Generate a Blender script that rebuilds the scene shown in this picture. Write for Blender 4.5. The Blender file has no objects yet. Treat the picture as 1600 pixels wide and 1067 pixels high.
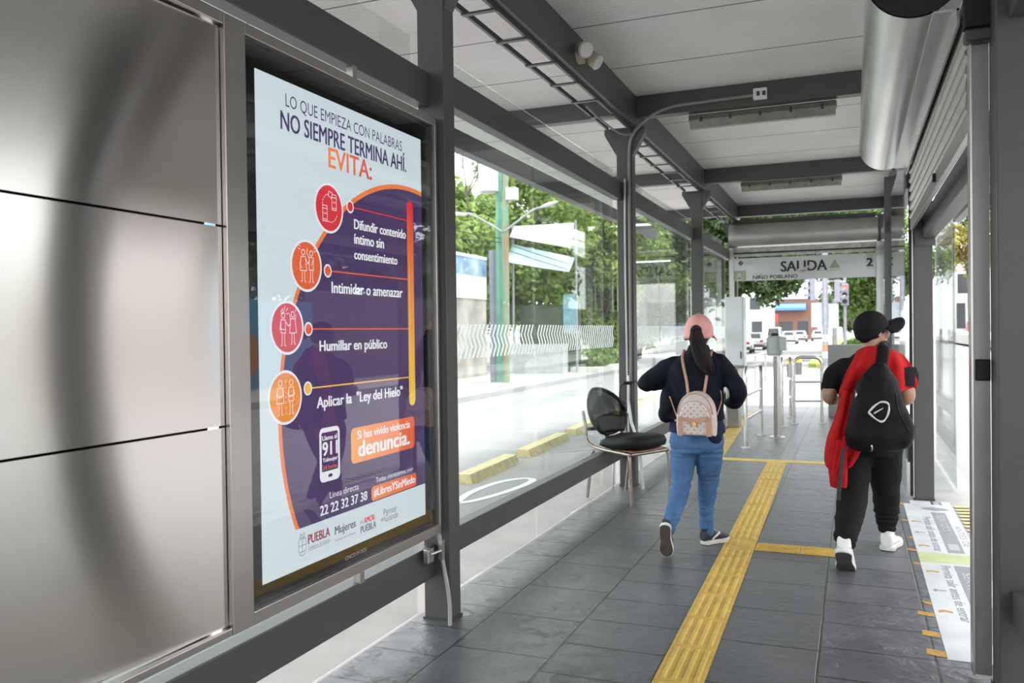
import bpy, bmesh, math, random
from mathutils import Vector, Matrix, Quaternion, noise
S = bpy.context.scene
COL = S.collection
R = math.radians
PI = math.pi

# ------------------------------------------------------------------ camera, sky, sun, exposure
def setup_view():
    cd = bpy.data.cameras.new('camera'); co = bpy.data.objects.new('camera', cd); COL.objects.link(co)
    f = 1320.0
    vy = Vector(((1333 - 800) / f, (533.5 - 512) / f, -1.0)); vy.normalize()
    h = Vector((1, 0.0125, 0))
    z = h.cross(vy); z.normalize()
    if z.y < 0: z = -z
    x = vy.cross(z)
    co.matrix_world = Matrix((tuple(x) + (0,), tuple(vy) + (0,), tuple(z) + (1.5,), (0, 0, 0, 1)))
    cd.sensor_width = 36; cd.lens = f / 1600 * 36
    cd.clip_end = 500; cd.clip_start = .05
    cd.dof.use_dof = True; cd.dof.focus_distance = 4.3; cd.dof.aperture_fstop = 4.0
    S.camera = co
    w = bpy.data.worlds.new('overcast_sky'); S.world = w; w.use_nodes = True
    nt = w.node_tree; bg = nt.nodes['Background']
    tc = nt.nodes.new('ShaderNodeTexCoord'); nz = nt.nodes.new('ShaderNodeTexNoise')
    nz.inputs['Scale'].default_value = 2.2; nz.inputs['Detail'].default_value = 4
    rp = nt.nodes.new('ShaderNodeValToRGB')
    rp.color_ramp.elements[0].position = .35; rp.color_ramp.elements[0].color = (.86, .91, .97, 1)
    rp.color_ramp.elements[1].position = .6; rp.color_ramp.elements[1].color = (1, 1, 1, 1)
    nt.links.new(tc.outputs['Generated'], nz.inputs['Vector']); nt.links.new(nz.outputs['Fac'], rp.inputs['Fac'])
    nt.links.new(rp.outputs['Color'], bg.inputs['Color'])
    bg.inputs['Strength'].default_value = 1.75
    sd = bpy.data.lights.new('sun', 'SUN'); so = bpy.data.objects.new('sun', sd); COL.objects.link(so)
    sd.energy = 2.6; sd.angle = R(12); sd.color = (1, .97, .92)
    so.rotation_euler = Vector((.22, .12, 1)).to_track_quat('Z', 'Y').to_euler()
    v = S.view_settings
    S.display_settings.display_device = 'sRGB'
    v.view_transform = 'Standard'; v.look = 'None'; v.gamma = 1; v.use_curve_mapping = False; v.exposure = 1.15
    S.cycles.max_bounces = 10; S.cycles.transparent_max_bounces = 24; S.cycles.diffuse_bounces = 5
    S.cycles.glossy_bounces = 5; S.cycles.caustics_reflective = False; S.cycles.caustics_refractive = False
    S.cycles.sample_clamp_indirect = 6
setup_view()

# ------------------------------------------------------------------ mesh helpers
class MB:
    def __init__(s): s.v = []; s.f = []
    def add(s, vs, fs):
        o = len(s.v); s.v += [tuple(p) for p in vs]; s.f += [tuple(i + o for i in f) for f in fs]; return s
    def box(s, x0, x1, y0, y1, z0, z1, M=None):
        vs = [Vector((x, y, z)) for z in (z0, z1) for y in (y0, y1) for x in (x0, x1)]
        if M: vs = [M @ p for p in vs]
        return s.add(vs, [(0, 2, 3, 1), (4, 5, 7, 6), (0, 1, 5, 4), (2, 6, 7, 3), (0, 4, 6, 2), (1, 3, 7, 5)])
    def loft(s, rings, caps=True):
        n = len(rings[0]); vs = [p for r in rings for p in r]; fs = []
        for k in range(len(rings) - 1):
            for i in range(n):
                j = (i + 1) % n
                fs.append((k * n + i, k * n + j, (k + 1) * n + j, (k + 1) * n + i))
        if caps:
            for k, rev in ((0, True), (len(rings) - 1, False)):
                c = sum((Vector(p) for p in rings[k]), Vector()) / n
                vs.append(c); ci = len(vs) - 1
                for i in range(n):
                    j = (i + 1) % n
                    fs.append((k * n + j, k * n + i, ci) if rev else (k * n + i, k * n + j, ci))
        return s.add(vs, fs)
    def tube(s, pts, r, n=10, up=None, caps=True):
        """r: number, list of numbers or list of (a, b): a across, b along the 'up' hint"""
        pts = [Vector(p) for p in pts]; m = len(pts)
        if not isinstance(r, (list, tuple)): r = [r] * m
        tang = []
        for i in range(m):
            a = pts[max(i - 1, 0)]; b = pts[min(i + 1, m - 1)]; t = b - a
            tang.append(t.normalized() if t.length > 1e-9 else Vector((0, 0, 1)))
        ref = Vector(up) if up else (Vector((0, 0, 1)) if abs(tang[0].z) < .9 else Vector((0, 1, 0)))
        u = (ref - tang[0] * ref.dot(tang[0])).normalized(); rings = []
        for i in range(m):
            t = tang[i]
            if up: u2 = Vector(up) - t * Vector(up).dot(t); u = u2.normalized() if u2.length > 1e-4 else u
            else: u = (u - t * u.dot(t)).normalized()
            w = t.cross(u)
            a, b = r[i] if isinstance(r[i], (tuple, list)) else (r[i], r[i])
            rings.append([pts[i] + w * (a * math.cos(2 * PI * k / n)) + u * (b * math.sin(2 * PI * k / n)) for k in range(n)])
        return s.loft(rings, caps)
    def cyl(s, a, b, r, n=20, r2=None): return s.tube([a, b], [r, r if r2 is None else r2], n)
    def bar(s, a, b, w, h, up=(0, 0, 1)):
        a = Vector(a); b = Vector(b); t = (b - a).normalized(); u = Vector(up); u = (u - t * u.dot(t)).normalized(); q = t.cross(u)
        rings = [[p + q * sx * w / 2 + u * sy * h / 2 for sx, sy in ((1, -1), (1, 1), (-1, 1), (-1, -1))] for p in (a, b)]
        return s.loft(rings)
    def ell(s, c, r, M=None, n=16, m=10):
        c = Vector(c); rings = []
        for k in range(1, m):
            th = PI * k / m
            ring = [Vector((r[0] * math.sin(th) * math.cos(2 * PI * i / n), r[1] * math.sin(th) * math.sin(2 * PI * i / n), -r[2] * math.cos(th))) for i in range(n)]
            rings.append([c + (M @ p if M else p) for p in ring])
        return s.loft(rings)
    def prism(s, poly, o, u, v, d):
        """polygon in (u, v) about o, pushed by vector d"""
        o = Vector(o); u = Vector(u); v = Vector(v); d = Vector(d)
        a = [o + u * p[0] + v * p[1] for p in poly]; n = len(a)
        vs = a + [p + d for p in a]
        fs = [tuple(range(n))[::-1], tuple(range(n, 2 * n))] + [(i, (i + 1) % n, n + (i + 1) % n, n + i) for i in range(n)]
        return s.add(vs, fs)
    def grid(s, nu, nv, fn):
        vs = [fn(i / nu, j / nv) for j in range(nv + 1) for i in range(nu + 1)]
        fs = [(j * (nu + 1) + i, j * (nu + 1) + i + 1, (j + 1) * (nu + 1) + i + 1, (j + 1) * (nu + 1) + i) for j in range(nv) for i in range(nu)]
        return s.add(vs, fs)
    def build(s, name, mat, parent=None, smooth=False, bevel=0, fix=True):
        off = world_loc(parent)
        me = bpy.data.meshes.new(name)
        me.from_pydata([(p[0] - off[0], p[1] - off[1], p[2] - off[2]) for p in s.v], [], s.f)
        if fix:
            bm = bmesh.new(); bm.from_mesh(me); bmesh.ops.recalc_face_normals(bm, faces=bm.faces); bm.to_mesh(me); bm.free()
        o = bpy.data.objects.new(name, me); COL.objects.link(o)
        if parent: o.parent = parent
        if mat: me.materials.append(mat)
        if smooth:
            for p in me.polygons: p.use_smooth = True
            if smooth == 'auto':
                bm = bmesh.new(); bm.from_mesh(me)
                for e in bm.edges:
                    if len(e.link_faces) == 2 and e.calc_face_angle(0) > R(38): e.smooth = False
                bm.to_mesh(me); bm.free()
        if bevel:
            b = o.modifiers.new('bevel', 'BEVEL'); b.width = bevel; b.segments = 2; b.limit_method = 'ANGLE'; b.angle_limit = R(40)
        return o
def world_loc(o):
    p = Vector((0, 0, 0))
    while o: p += o.location; o = o.parent
    return p
def tag(o, label=None, cat=None, group=None, kind=None):
    if label: o['label'] = label
    if cat: o['category'] = cat
    if group: o['group'] = group
    if kind: o['kind'] = kind
    return o
def thing(name, label, cat, loc=(0, 0, 0), group=None):
    o = bpy.data.objects.new(name, None); COL.objects.link(o); o.location = loc; o.empty_display_size = .1
    return tag(o, label, cat, group)
def copy_tree(o, parent=None):
    c = o.copy(); COL.objects.link(c)
    if parent: c.parent = parent
    for ch in list(o.children): copy_tree(ch, c)
    return c
def crom(pts, k=6):
    """Catmull-Rom through tuples of any length"""
    out = []; n = len(pts)
    for i in range(n - 1):
        p0 = pts[max(i - 1, 0)]; p1 = pts[i]; p2 = pts[i + 1]; p3 = pts[min(i + 2, n - 1)]
        for s in range(k):
            t = s / k
            out.append(tuple(.5 * (2 * b + (c - a) * t + (2 * a - 5 * b + 4 * c - d) * t * t + (3 * b - a - 3 * c + d) * t ** 3) for a, b, c, d in zip(p0, p1, p2, p3)))
    out.append(tuple(pts[-1])); return out
def circle(cx, cy, r, n=48, a0=0, a1=360, ry=None):
    ry = r if ry is None else ry
    full = abs(a1 - a0) >= 360
    return [(cx + r * math.cos(R(a0 + (a1 - a0) * i / (n if full else n - 1))), cy + ry * math.sin(R(a0 + (a1 - a0) * i / (n if full else n - 1)))) for i in range(n)]
def rrect(x0, x1, y0, y1, r, n=6):
    p = []
    for cx, cy, a in ((x1 - r, y1 - r, 0), (x0 + r, y1 - r, 90), (x0 + r, y0 + r, 180), (x1 - r, y0 + r, 270)):
        p += [(cx + r * math.cos(R(a + 90 * i / n)), cy + r * math.sin(R(a + 90 * i / n))) for i in range(n + 1)]
    return p

# ------------------------------------------------------------------ materials
MATS = {}
CLOTH = dict(jacket_navy=.12, shirt_navy=.15, pants_black=.12, shirt_black=.12, bag_black=.12, fabric_red=.15, cuff_black=.12, strap_grey=.2, hair_dark_brown=.25, hair_black=.2, blue_denim=.2)   # cloth and hair shine little
def mat(name, col, rough=.5, metal=0, noise_amt=.12, nscale=6, bump=0, bscale=40, stretch=None, spec=.5, aniso=0, emit=None, es=1, col2=None, coat=0):
    if name in MATS: return MATS[name]
    m = bpy.data.materials.new(name); m.use_nodes = True; MATS[name] = m
    nt = m.node_tree; N = nt.nodes; L = nt.links; b = N['Principled BSDF']
    if name in CLOTH: spec = CLOTH[name]
    b.inputs['Roughness'].default_value = rough; b.inputs['Metallic'].default_value = metal
    b.inputs['Specular IOR Level'].default_value = spec; b.inputs['Coat Weight'].default_value = coat
    if aniso: b.inputs['Anisotropic'].default_value = aniso
    tc = N.new('ShaderNodeTexCoord'); src = tc.outputs['Object']
    if stretch:
        mp = N.new('ShaderNodeMapping'); mp.inputs['Scale'].default_value = stretch
        L.new(src, mp.inputs['Vector']); src = mp.outputs['Vector']
    nz = N.new('ShaderNodeTexNoise'); nz.inputs['Scale'].default_value = nscale; nz.inputs['Detail'].default_value = 5
    L.new(src, nz.inputs['Vector'])
    rp = N.new('ShaderNodeValToRGB'); a = noise_amt
    c2 = col2 or tuple(min(c * (1 + a), 1) for c in col); c1 = tuple(c * (1 - a) for c in col) if not col2 else col
    rp.color_ramp.elements[0].position = .3; rp.color_ramp.elements[0].color = (*c1, 1)
    rp.color_ramp.elements[1].position = .7; rp.color_ramp.elements[1].color = (*c2, 1)
    L.new(nz.outputs['Fac'], rp.inputs['Fac']); L.new(rp.outputs['Color'], b.inputs['Base Color'])
    if bump:
        n2 = N.new('ShaderNodeTexNoise'); n2.inputs['Scale'].default_value = bscale; n2.inputs['Detail'].default_value = 4
        L.new(src, n2.inputs['Vector'])
        bp = N.new('ShaderNodeBump'); bp.inputs['Strength'].default_value = bump; bp.inputs['Distance'].default_value = .02
        L.new(n2.outputs['Fac'], bp.inputs['Height']); L.new(bp.outputs['Normal'], b.inputs['Normal'])
    if emit:
        b.inputs['Emission Color'].default_value = (*emit, 1); b.inputs['Emission Strength'].default_value = es
    return m
def srgb(r, g, b): return tuple((c / 255 / 12.92) if c / 255 <= .04045 else ((c / 255 + .055) / 1.055) ** 2.4 for c in (r, g, b))
def glass_mat(name, tint=(.93, .98, .96), refl=1.0, dirt=.0, rough=0.0, ior=1.45):
    m = bpy.data.materials.new(name); m.use_nodes = True; nt = m.node_tree; N = nt.nodes; L = nt.links
    N.remove(N['Principled BSDF']); out = N['Material Output']
    tr = N.new('ShaderNodeBsdfTransparent'); tr.inputs['Color'].default_value = (*tint, 1)
    gl = N.new('ShaderNodeBsdfGlossy'); gl.inputs['Roughness'].default_value = rough
    fr = N.new('ShaderNodeFresnel')
    ge = N.new('ShaderNodeNewGeometry'); mi = N.new('ShaderNodeMix'); mi.data_type = 'FLOAT'     # same reflection from either face of a thin pane
    mi.inputs['A'].default_value = ior; mi.inputs['B'].default_value = 1 / ior
    L.new(ge.outputs['Backfacing'], mi.inputs['Factor']); L.new(mi.outputs['Result'], fr.inputs['IOR'])
    mx = N.new('ShaderNodeMixShader'); L.new(fr.outputs['Fac'], mx.inputs['Fac'])
    if refl != 1.0:
        mu = N.new('ShaderNodeMath'); mu.operation = 'MULTIPLY'; mu.inputs[1].default_value = refl; mu.use_clamp = True
        L.new(fr.outputs['Fac'], mu.inputs[0]); L.new(mu.outputs[0], mx.inputs['Fac'])
    L.new(tr.outputs[0], mx.inputs[1]); L.new(gl.outputs[0], mx.inputs[2]); last = mx
    if dirt:
        df = N.new('ShaderNodeBsdfDiffuse'); df.inputs['Color'].default_value = (.8, .84, .84, 1)
        tl = N.new('ShaderNodeBsdfTranslucent'); tl.inputs['Color'].default_value = (.8, .84, .84, 1)
        m0 = N.new('ShaderNodeMixShader'); L.new(df.outputs[0], m0.inputs[1]); L.new(tl.outputs[0], m0.inputs[2])
        nz = N.new('ShaderNodeTexNoise'); nz.inputs['Scale'].default_value = 1.5; nz.inputs['Detail'].default_value = 6
        tc = N.new('ShaderNodeTexCoord'); L.new(tc.outputs['Object'], nz.inputs['Vector'])
        mr = N.new('ShaderNodeMath'); mr.operation = 'MULTIPLY'; mr.inputs[1].default_value = dirt * 2; L.new(nz.outputs['Fac'], mr.inputs[0])
        m2 = N.new('ShaderNodeMixShader'); L.new(mr.outputs[0], m2.inputs['Fac']); L.new(mx.outputs[0], m2.inputs[1]); L.new(m0.outputs[0], m2.inputs[2]); last = m2
    L.new(last.outputs[0], out.inputs['Surface']); return m
def screen_mat(name, c0, c1=None, axis=2, lo=0, hi=1):
    """lit screen colour, optionally a printed gradient between two colours along an axis"""
    if name in MATS: return MATS[name]
    m = mat(name, (.02, .02, .02), .4, 0, 0, emit=c0, es=.46)
    if c1:
        nt = m.node_tree; N = nt.nodes; L = nt.links
        tc = N.new('ShaderNodeTexCoord'); sp = N.new('ShaderNodeSeparateXYZ'); L.new(tc.outputs['Object'], sp.inputs[0])
        mr = N.new('ShaderNodeMapRange'); mr.inputs['From Min'].default_value = lo; mr.inputs['From Max'].default_value = hi
        L.new(sp.outputs[axis], mr.inputs['Value'])
        rp = N.new('ShaderNodeValToRGB'); rp.color_ramp.elements[0].color = (*c0, 1); rp.color_ramp.elements[1].color = (*c1, 1)
        L.new(mr.outputs['Result'], rp.inputs['Fac']); L.new(rp.outputs['Color'], N['Principled BSDF'].inputs['Emission Color'])
    return m
GREY = mat('grey_paint', (.068, .066, .064), .42, 0, .1, 3, .02, 120)
GREYD = mat('dark_grey_paint', (.045, .045, .045), .42, 0, .12, 3, .02, 120)
SATIN = mat('satin_steel', (.50, .47, .45), .33, 1, .06, 8, .02, 60, stretch=(1, .05, 1))
STEEL = mat('stainless_tube', (.62, .61, .59), .26, 1, .06, 8)
BLACK = mat('black_plastic', (.010, .010, .011), .45, spec=.25)
RUBBER = mat('black_rubber', (.02, .02, .02), .7)
WHITE = mat('white_paint', (.75, .76, .76), .4, 0, .05)
GLASS = glass_mat('clear_glass', (.95, .985, .97), .9, .012)
GLASSD = glass_mat('cover_glass', (.98, .98, .98), 1.0, 0)

# ------------------------------------------------------------------ lettering: a font curve turned into a flat mesh that fills a given box
def lettering(txt, name, m, o, u, v, w, h, parent, bold=0.0, depth=.0012, shear=0):
    cu = bpy.data.curves.new(name, 'FONT'); cu.body = txt; cu.offset = bold if bold < .010 else 0; cu.resolution_u = 3; cu.shear = shear; cu.fill_mode = 'FRONT'
    ob = bpy.data.objects.new(name, cu); COL.objects.link(ob)
    bpy.context.view_layer.update()
    me = bpy.data.meshes.new_from_object(ob.evaluated_get(bpy.context.evaluated_depsgraph_get()))
    bpy.data.objects.remove(ob); bpy.data.curves.remove(cu)
    xs = [p.co.x for p in me.vertices]; ys = [p.co.y for p in me.vertices]
    x0, x1, y0, y1 = min(xs), max(xs), min(ys), max(ys)
    o = Vector(o); u = Vector(u); v = Vector(v); off = world_loc(parent); nrm = u.cross(v).normalized()
    for p in me.vertices:
        p.co = o + u * ((p.co.x - x0) / (x1 - x0) * w) + v * ((p.co.y - y0) / (y1 - y0) * h) + nrm * depth - off
    if bold > .010:      # heavier weight: the outline repeated a hair to either side
        k = bold * .85 * w / (x1 - x0); vs = [p.co.copy() for p in me.vertices]; fs = [tuple(f.vertices) for f in me.polygons]; n = len(vs); me = bpy.data.meshes.new(name)
        me.from_pydata([p + u * k * q + v * k * r_ + nrm * .0002 * i for i, (q, r_) in enumerate(((-1, -.4), (-1, .4), (1, -.4), (1, .4), (0, 0))) for p in vs], [], [tuple(v_ + n * i for v_ in f) for i in range(5) for f in fs])
    me.name = name; me.materials.clear(); me.materials.append(m)
    r = bpy.data.objects.new(name, me); COL.objects.link(r); r.parent = parent
    return r
def strokes(lines, wd, o, u, v, d):
    """flat ribbons along polylines in the (u, v) plane, d = small push off the plane"""
    mb = MB(); o = Vector(o); u = Vector(u); v = Vector(v); n = u.cross(v).normalized()
    for ln in lines:
        for a, b in zip(ln[:-1], ln[1:]):
            a = Vector(a); b = Vector(b); t = b - a
            if t.length < 1e-6: continue
            t = t.normalized() * (wd * .35); q = Vector((-t.y, t.x)).normalized() * wd / 2
            pts = [a - t - q, b + t - q, b + t + q, a - t + q]
            mb.add([o + u * p.x + v * p.y + n * d for p in pts], [(0, 1, 2, 3)])
    return mb
def flat(poly, o, u, v, d):
    o = Vector(o); u = Vector(u); v = Vector(v); n = u.cross(v).normalized()
    return MB().add([o + u * p[0] + v * p[1] + n * d for p in poly], [tuple(range(len(poly)))])
# ================================================================== the shelter: floor, roof, posts, beams, glass
def floor_mat():
    m = bpy.data.materials.new('stamped_slate_floor'); m.use_nodes = True; nt = m.node_tree; N = nt.nodes; L = nt.links; b = N['Principled BSDF']
    g = N.new('ShaderNodeTexCoord'); sp = N.new('ShaderNodeSeparateXYZ'); L.new(g.outputs['Object'], sp.inputs[0])
    def mth(op, a, bb):
        n = N.new('ShaderNodeMath'); n.operation = op
        for i, q in enumerate((a, bb)):
            if isinstance(q, (int, float)): n.inputs[i].default_value = q
            else: L.new(q, n.inputs[i])
        return n.outputs[0]
    right = mth('GREATER_THAN', sp.outputs[0], -.75)
    v = mth('ADD', mth('ADD', sp.outputs[0], 1.295 + 4.9), mth('MULTIPLY', right, -.165))
    cb = N.new('ShaderNodeCombineXYZ'); L.new(sp.outputs[1], cb.inputs[0]); L.new(v, cb.inputs[1])
    wob = N.new('ShaderNodeTexNoise'); wob.inputs['Scale'].default_value = 3; L.new(g.outputs['Object'], wob.inputs['Vector'])
    va = N.new('ShaderNodeVectorMath'); va.operation = 'MULTIPLY_ADD'; va.inputs[1].default_value = (.02, .012, 0); L.new(wob.outputs['Color'], va.inputs[0]); L.new(cb.outputs[0], va.inputs[2])
    br = N.new('ShaderNodeTexBrick'); L.new(va.outputs[0], br.inputs['Vector'])
    br.offset = .4; br.squash = .7; br.squash_frequency = 2
    br.inputs['Scale'].default_value = 1; br.inputs['Brick Width'].default_value = .52; br.inputs['Row Height'].default_value = .49
    br.inputs['Mortar Size'].default_value = .0075; br.inputs['Mortar Smooth'].default_value = .4
    br.inputs['Color1'].default_value = (.098, .099, .108, 1); br.inputs['Color2'].default_value = (.118, .118, .127, 1); br.inputs['Mortar'].default_value = (.030, .030, .032, 1)
    n1 = N.new('ShaderNodeTexNoise'); n1.inputs['Scale'].default_value = 2.4; n1.inputs['Detail'].default_value = 8; n1.inputs['Roughness'].default_value = .65
    L.new(g.outputs['Object'], n1.inputs['Vector'])
    rp = N.new('ShaderNodeValToRGB'); rp.color_ramp.elements[0].position = .3; rp.color_ramp.elements[0].color = (.72, .72, .74, 1); rp.color_ramp.elements[1].position = .72; rp.color_ramp.elements[1].color = (1.25, 1.24, 1.24, 1)
    L.new(n1.outputs['Fac'], rp.inputs['Fac'])
    mx = N.new('ShaderNodeMix'); mx.data_type = 'RGBA'; mx.blend_type = 'MULTIPLY'; mx.inputs['Factor'].default_value = 1
    L.new(br.outputs['Color'], mx.inputs['A']); L.new(rp.outputs['Color'], mx.inputs['B']); L.new(mx.outputs['Result'], b.inputs['Base Color'])
    # slate relief: soft ripples plus thin cleft lines
    mp = N.new('ShaderNodeMapping'); mp.inputs['Scale'].default_value = (1.5, 2.0, 1); L.new(g.outputs['Object'], mp.inputs['Vector'])
    n2 = N.new('ShaderNodeTexNoise'); n2.inputs['Scale'].default_value = 4.5; n2.inputs['Detail'].default_value = 9; n2.inputs['Roughness'].default_value = .6; n2.inputs['Distortion'].default_value = 1.4; L.new(mp.outputs[0], n2.inputs['Vector'])
    vo = N.new('ShaderNodeTexVoronoi'); vo.feature = 'DISTANCE_TO_EDGE'; vo.inputs['Scale'].default_value = 1.7
    vw = N.new('ShaderNodeVectorMath'); vw.operation = 'MULTIPLY_ADD'; vw.inputs[1].default_value = (.7, .7, 0); L.new(n2.outputs['Color'], vw.inputs[0]); L.new(g.outputs['Object'], vw.inputs[2]); L.new(vw.outputs[0], vo.inputs['Vector'])
    cl = N.new('ShaderNodeMapRange'); cl.inputs['From Min'].default_value = 0; cl.inputs['From Max'].default_value = .02; L.new(vo.outputs['Distance'], cl.inputs['Value'])
    hgt = mth('ADD', mth('ADD', n2.outputs['Fac'], mth('MULTIPLY', cl.outputs['Result'], .22)), mth('MULTIPLY', br.outputs['Fac'], -.9))
    bp = N.new('ShaderNodeBump'); bp.inputs['Strength'].default_value = .42; bp.inputs['Distance'].default_value = .016; L.new(hgt, bp.inputs['Height']); L.new(bp.outputs[0], b.inputs['Normal'])
    rr = N.new('ShaderNodeMapRange'); rr.inputs['To Min'].default_value = .24; rr.inputs['To Max'].default_value = .44; L.new(n1.outputs['Fac'], rr.inputs['Value']); L.new(rr.outputs['Result'], b.inputs['Roughness'])
    return m
CONC = mat('pale_concrete', (.42, .41, .40), .85, 0, .1, 3, .15, 30)
tag(MB().box(-2.15, .62, -6, 17.2, -.3, 0).build('floor', floor_mat()), 'dark grey stamped slate platform floor', kind='structure')
tag(MB().box(-2.75, -2.15, -6, 17.2, -.3, -.012).build('platform_edge', mat('pinkish_concrete', (.52, .47, .46), .85, 0, .08, 3, .1, 30)), 'pale concrete edge of the platform outside the left glass', kind='structure')
tag(MB().box(.62, 1.02, -6, 17.2, -.3, -.006).build('door_threshold', CONC), 'pale concrete platform edge outside the right door', kind='structure')

def ceiling_mat():
    m = bpy.data.materials.new('ribbed_ceiling_panel'); m.use_nodes = True; nt = m.node_tree; N = nt.nodes; L = nt.links; b = N['Principled BSDF']
    g = N.new('ShaderNodeTexCoord'); sp = N.new('ShaderNodeSeparateXYZ'); L.new(g.outputs['Object'], sp.inputs[0])
    def mth(op, a, bb):
        n = N.new('ShaderNodeMath'); n.operation = op
        for i, q in enumerate((a, bb)):
            if isinstance(q, (int, float)): n.inputs[i].default_value = q
            else: L.new(q, n.inputs[i])
        return n.outputs[0]
    fr = mth('FRACT', mth('ADD', mth('MULTIPLY', sp.outputs[1], 1 / 1.05), .31), 0)
    seam = mth('LESS_THAN', fr, .015)
    rib = mth('SINE', mth('MULTIPLY', sp.outputs[1], 2 * PI / .052), 0)
    nz = N.new('ShaderNodeTexNoise'); nz.inputs['Scale'].default_value = 1.3; nz.inputs['Detail'].default_value = 5; L.new(g.outputs['Object'], nz.inputs['Vector'])
    rp = N.new('ShaderNodeValToRGB'); rp.color_ramp.elements[0].position = .3; rp.color_ramp.elements[0].color = (.72, .695, .68, 1); rp.color_ramp.elements[1].position = .7; rp.color_ramp.elements[1].color = (.82, .80, .79, 1); L.new(nz.outputs['Fac'], rp.inputs['Fac'])
    mx = N.new('ShaderNodeMix'); mx.data_type = 'RGBA'; L.new(seam, mx.inputs['Factor']); L.new(rp.outputs['Color'], mx.inputs['A']); mx.inputs['B'].default_value = (.09, .08, .075, 1)
    L.new(mx.outputs['Result'], b.inputs['Base Color']); b.inputs['Roughness'].default_value = .6
    bp = N.new('ShaderNodeBump'); bp.inputs['Strength'].default_value = .6; bp.inputs['Distance'].default_value = .005
    L.new(mth('ADD', rib, mth('MULTIPLY', seam, -4)), bp.inputs['Height']); L.new(bp.outputs[0], b.inputs['Normal'])
    return m
tag(MB().box(-4.15, 1.75, -6, 16.3, 3.73, 3.86).build('ceiling', ceiling_mat()), 'off-white ribbed metal ceiling panels', kind='structure')

def beam(name, lab, b, m=GREY, group=None, bev=.005):
    o = MB().box(*b).build(name, m, None, bevel=bev); return tag(o, lab, 'beam', group)
# roof edge beams
beam('fascia_beam', 'grey fascia beam along the outer edge of the roof above the street on the left', (-3.62, -3.5, -6, 16.3, 3.27, 3.45))
beam('fascia_beam', 'grey fascia beam along the roof edge above the right door', (1.6, 1.72, -6, 16.3, 3.28, 3.73))
# longitudinal roof beams
beam('roof_beam', 'long grey roof beam running above the row of left posts', (-2.0, -1.90, -6, 15.9, 3.44, 3.73))
beam('roof_beam', 'grey roof beam running above the right posts behind the shutter housing', (.5, .62, -6, 15.9, 3.44, 3.73))
# cross beams with their outward cantilevers on the left
CB = [(0.0, 'behind the camera'), (4.0, 'above the post beside the display'), (8.0, 'with the outlet box'), (12.0, 'with the farther tube lamp'), (15.8, 'above the exit shutter')]
for y, w in CB:
    beam('cross_beam', 'grey roof cross beam ' + w, (-1.90, .5, y - .06, y + .06, 3.53, 3.73), group='roof cross beams')
    beam('cantilever_beam', 'grey bracket beam over the left glass, from the cross beam ' + w, (-3.5, -2.0, y - .06, y + .06, 3.56, 3.73), group='roof bracket beams')
beam('exit_lintel', 'second grey beam just below the last cross beam over the exit', (-1.97, .37, 15.72, 15.84, 3.30, 3.47))

# posts
def post(lab, x0, x1, y0, y1, z1=3.44, gusset=True, group='steel posts of the shelter'):
    t = thing('steel_post', lab, 'post', ((x0 + x1) / 2, (y0 + y1) / 2, 0), group)
    MB().box(x0, x1, y0, y1, 0, z1).build('shaft', GREY, t, bevel=.006)
    if gusset:
        for s in (-1, 1):
            xe = x0 if s < 0 else x1
            MB().prism([(0, 0), (0, -.26), (s * .12, -.05), (s * .12, 0)], (xe, (y0 + y1) / 2 - .05, z1), (1, 0, 0), (0, 0, 1), (0, .1, 0)).build('gusset_plate', GREY, t)
    MB().box(x0 - .006, x1 + .006, y0 - .006, y1 + .006, 0, .012).build('foot_plate', GREYD, t)
    return t
PX = (-2.1, -1.945)
post('grey square steel post right beside the advertising display', *PX, 3.925, 4.045)
post('grey square steel post behind the chair, with a white cable down its face', *PX, 7.94, 8.06)
post('grey square steel post on the left just behind the woman with the pink cap', *PX, 11.94, 12.06)
post('grey square steel post at the left corner of the exit', *PX, 15.76, 15.88)
post('grey square steel post on the left behind the camera', *PX, -.06, .06)
post('grey square steel post in the right foreground, cut by the picture edge', .535, .72, 3.86, 4.04, gusset=False)
post('grey square steel post on the far side of the open right doorway', .485, .64, 8.10, 8.22, gusset=False)
post('grey square steel post on the right, seen past the cap of the person in black', .385, .54, 11.94, 12.06, gusset=False)
post('grey square steel post at the right corner of the exit', .385, .54, 15.76, 15.88, gusset=False)
post('grey square steel post on the right behind the camera', .50, .66, -.06, .06, gusset=False)

# upper beams and lower rails between the posts
BAYS = [(-5.9, -.06, 'behind the camera'), (.06, 3.925, 'behind the steel panels and display'), (4.045, 7.94, 'between display and chair'), (8.06, 11.94, 'between the chair and the woman'), (12.06, 15.76, 'next to the exit')]
for a, b, w in BAYS:
    beam('upper_rail', 'grey upper beam of the left glass wall, ' + w, (-2.13, -2.05, a, b, 2.755, 2.925) if a > 4 else (-2.11, -2.03, a, b, 2.675, 2.85), group='upper beams of the left glass wall')
    beam('lower_rail', 'grey knee-high rail of the left glass wall, ' + w, (-2.13, -2.05, a, b, .28, .42) if a > 4 else (-2.11, -2.03, a, b, .23, .40), group='lower rails of the left glass wall')
for a, b, x, w in [(-5.9, -.06, .58, 'behind the camera'), (.06, 3.86, .58, 'in the near right corner'), (8.22, 11.94, .44, 'beyond the open doorway'), (12.06, 15.76, .44, 'next to the exit')]:
    beam('upper_rail', 'grey upper beam of the right glass wall, ' + w, (x, x + .08, a, b, 2.72, 2.89), group='upper beams of the right glass wall')
    beam('lower_rail', 'grey knee-high rail of the right glass wall, ' + w, (x, x + .08, a, b, .305, .445), group='lower rails of the right glass wall')

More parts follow.
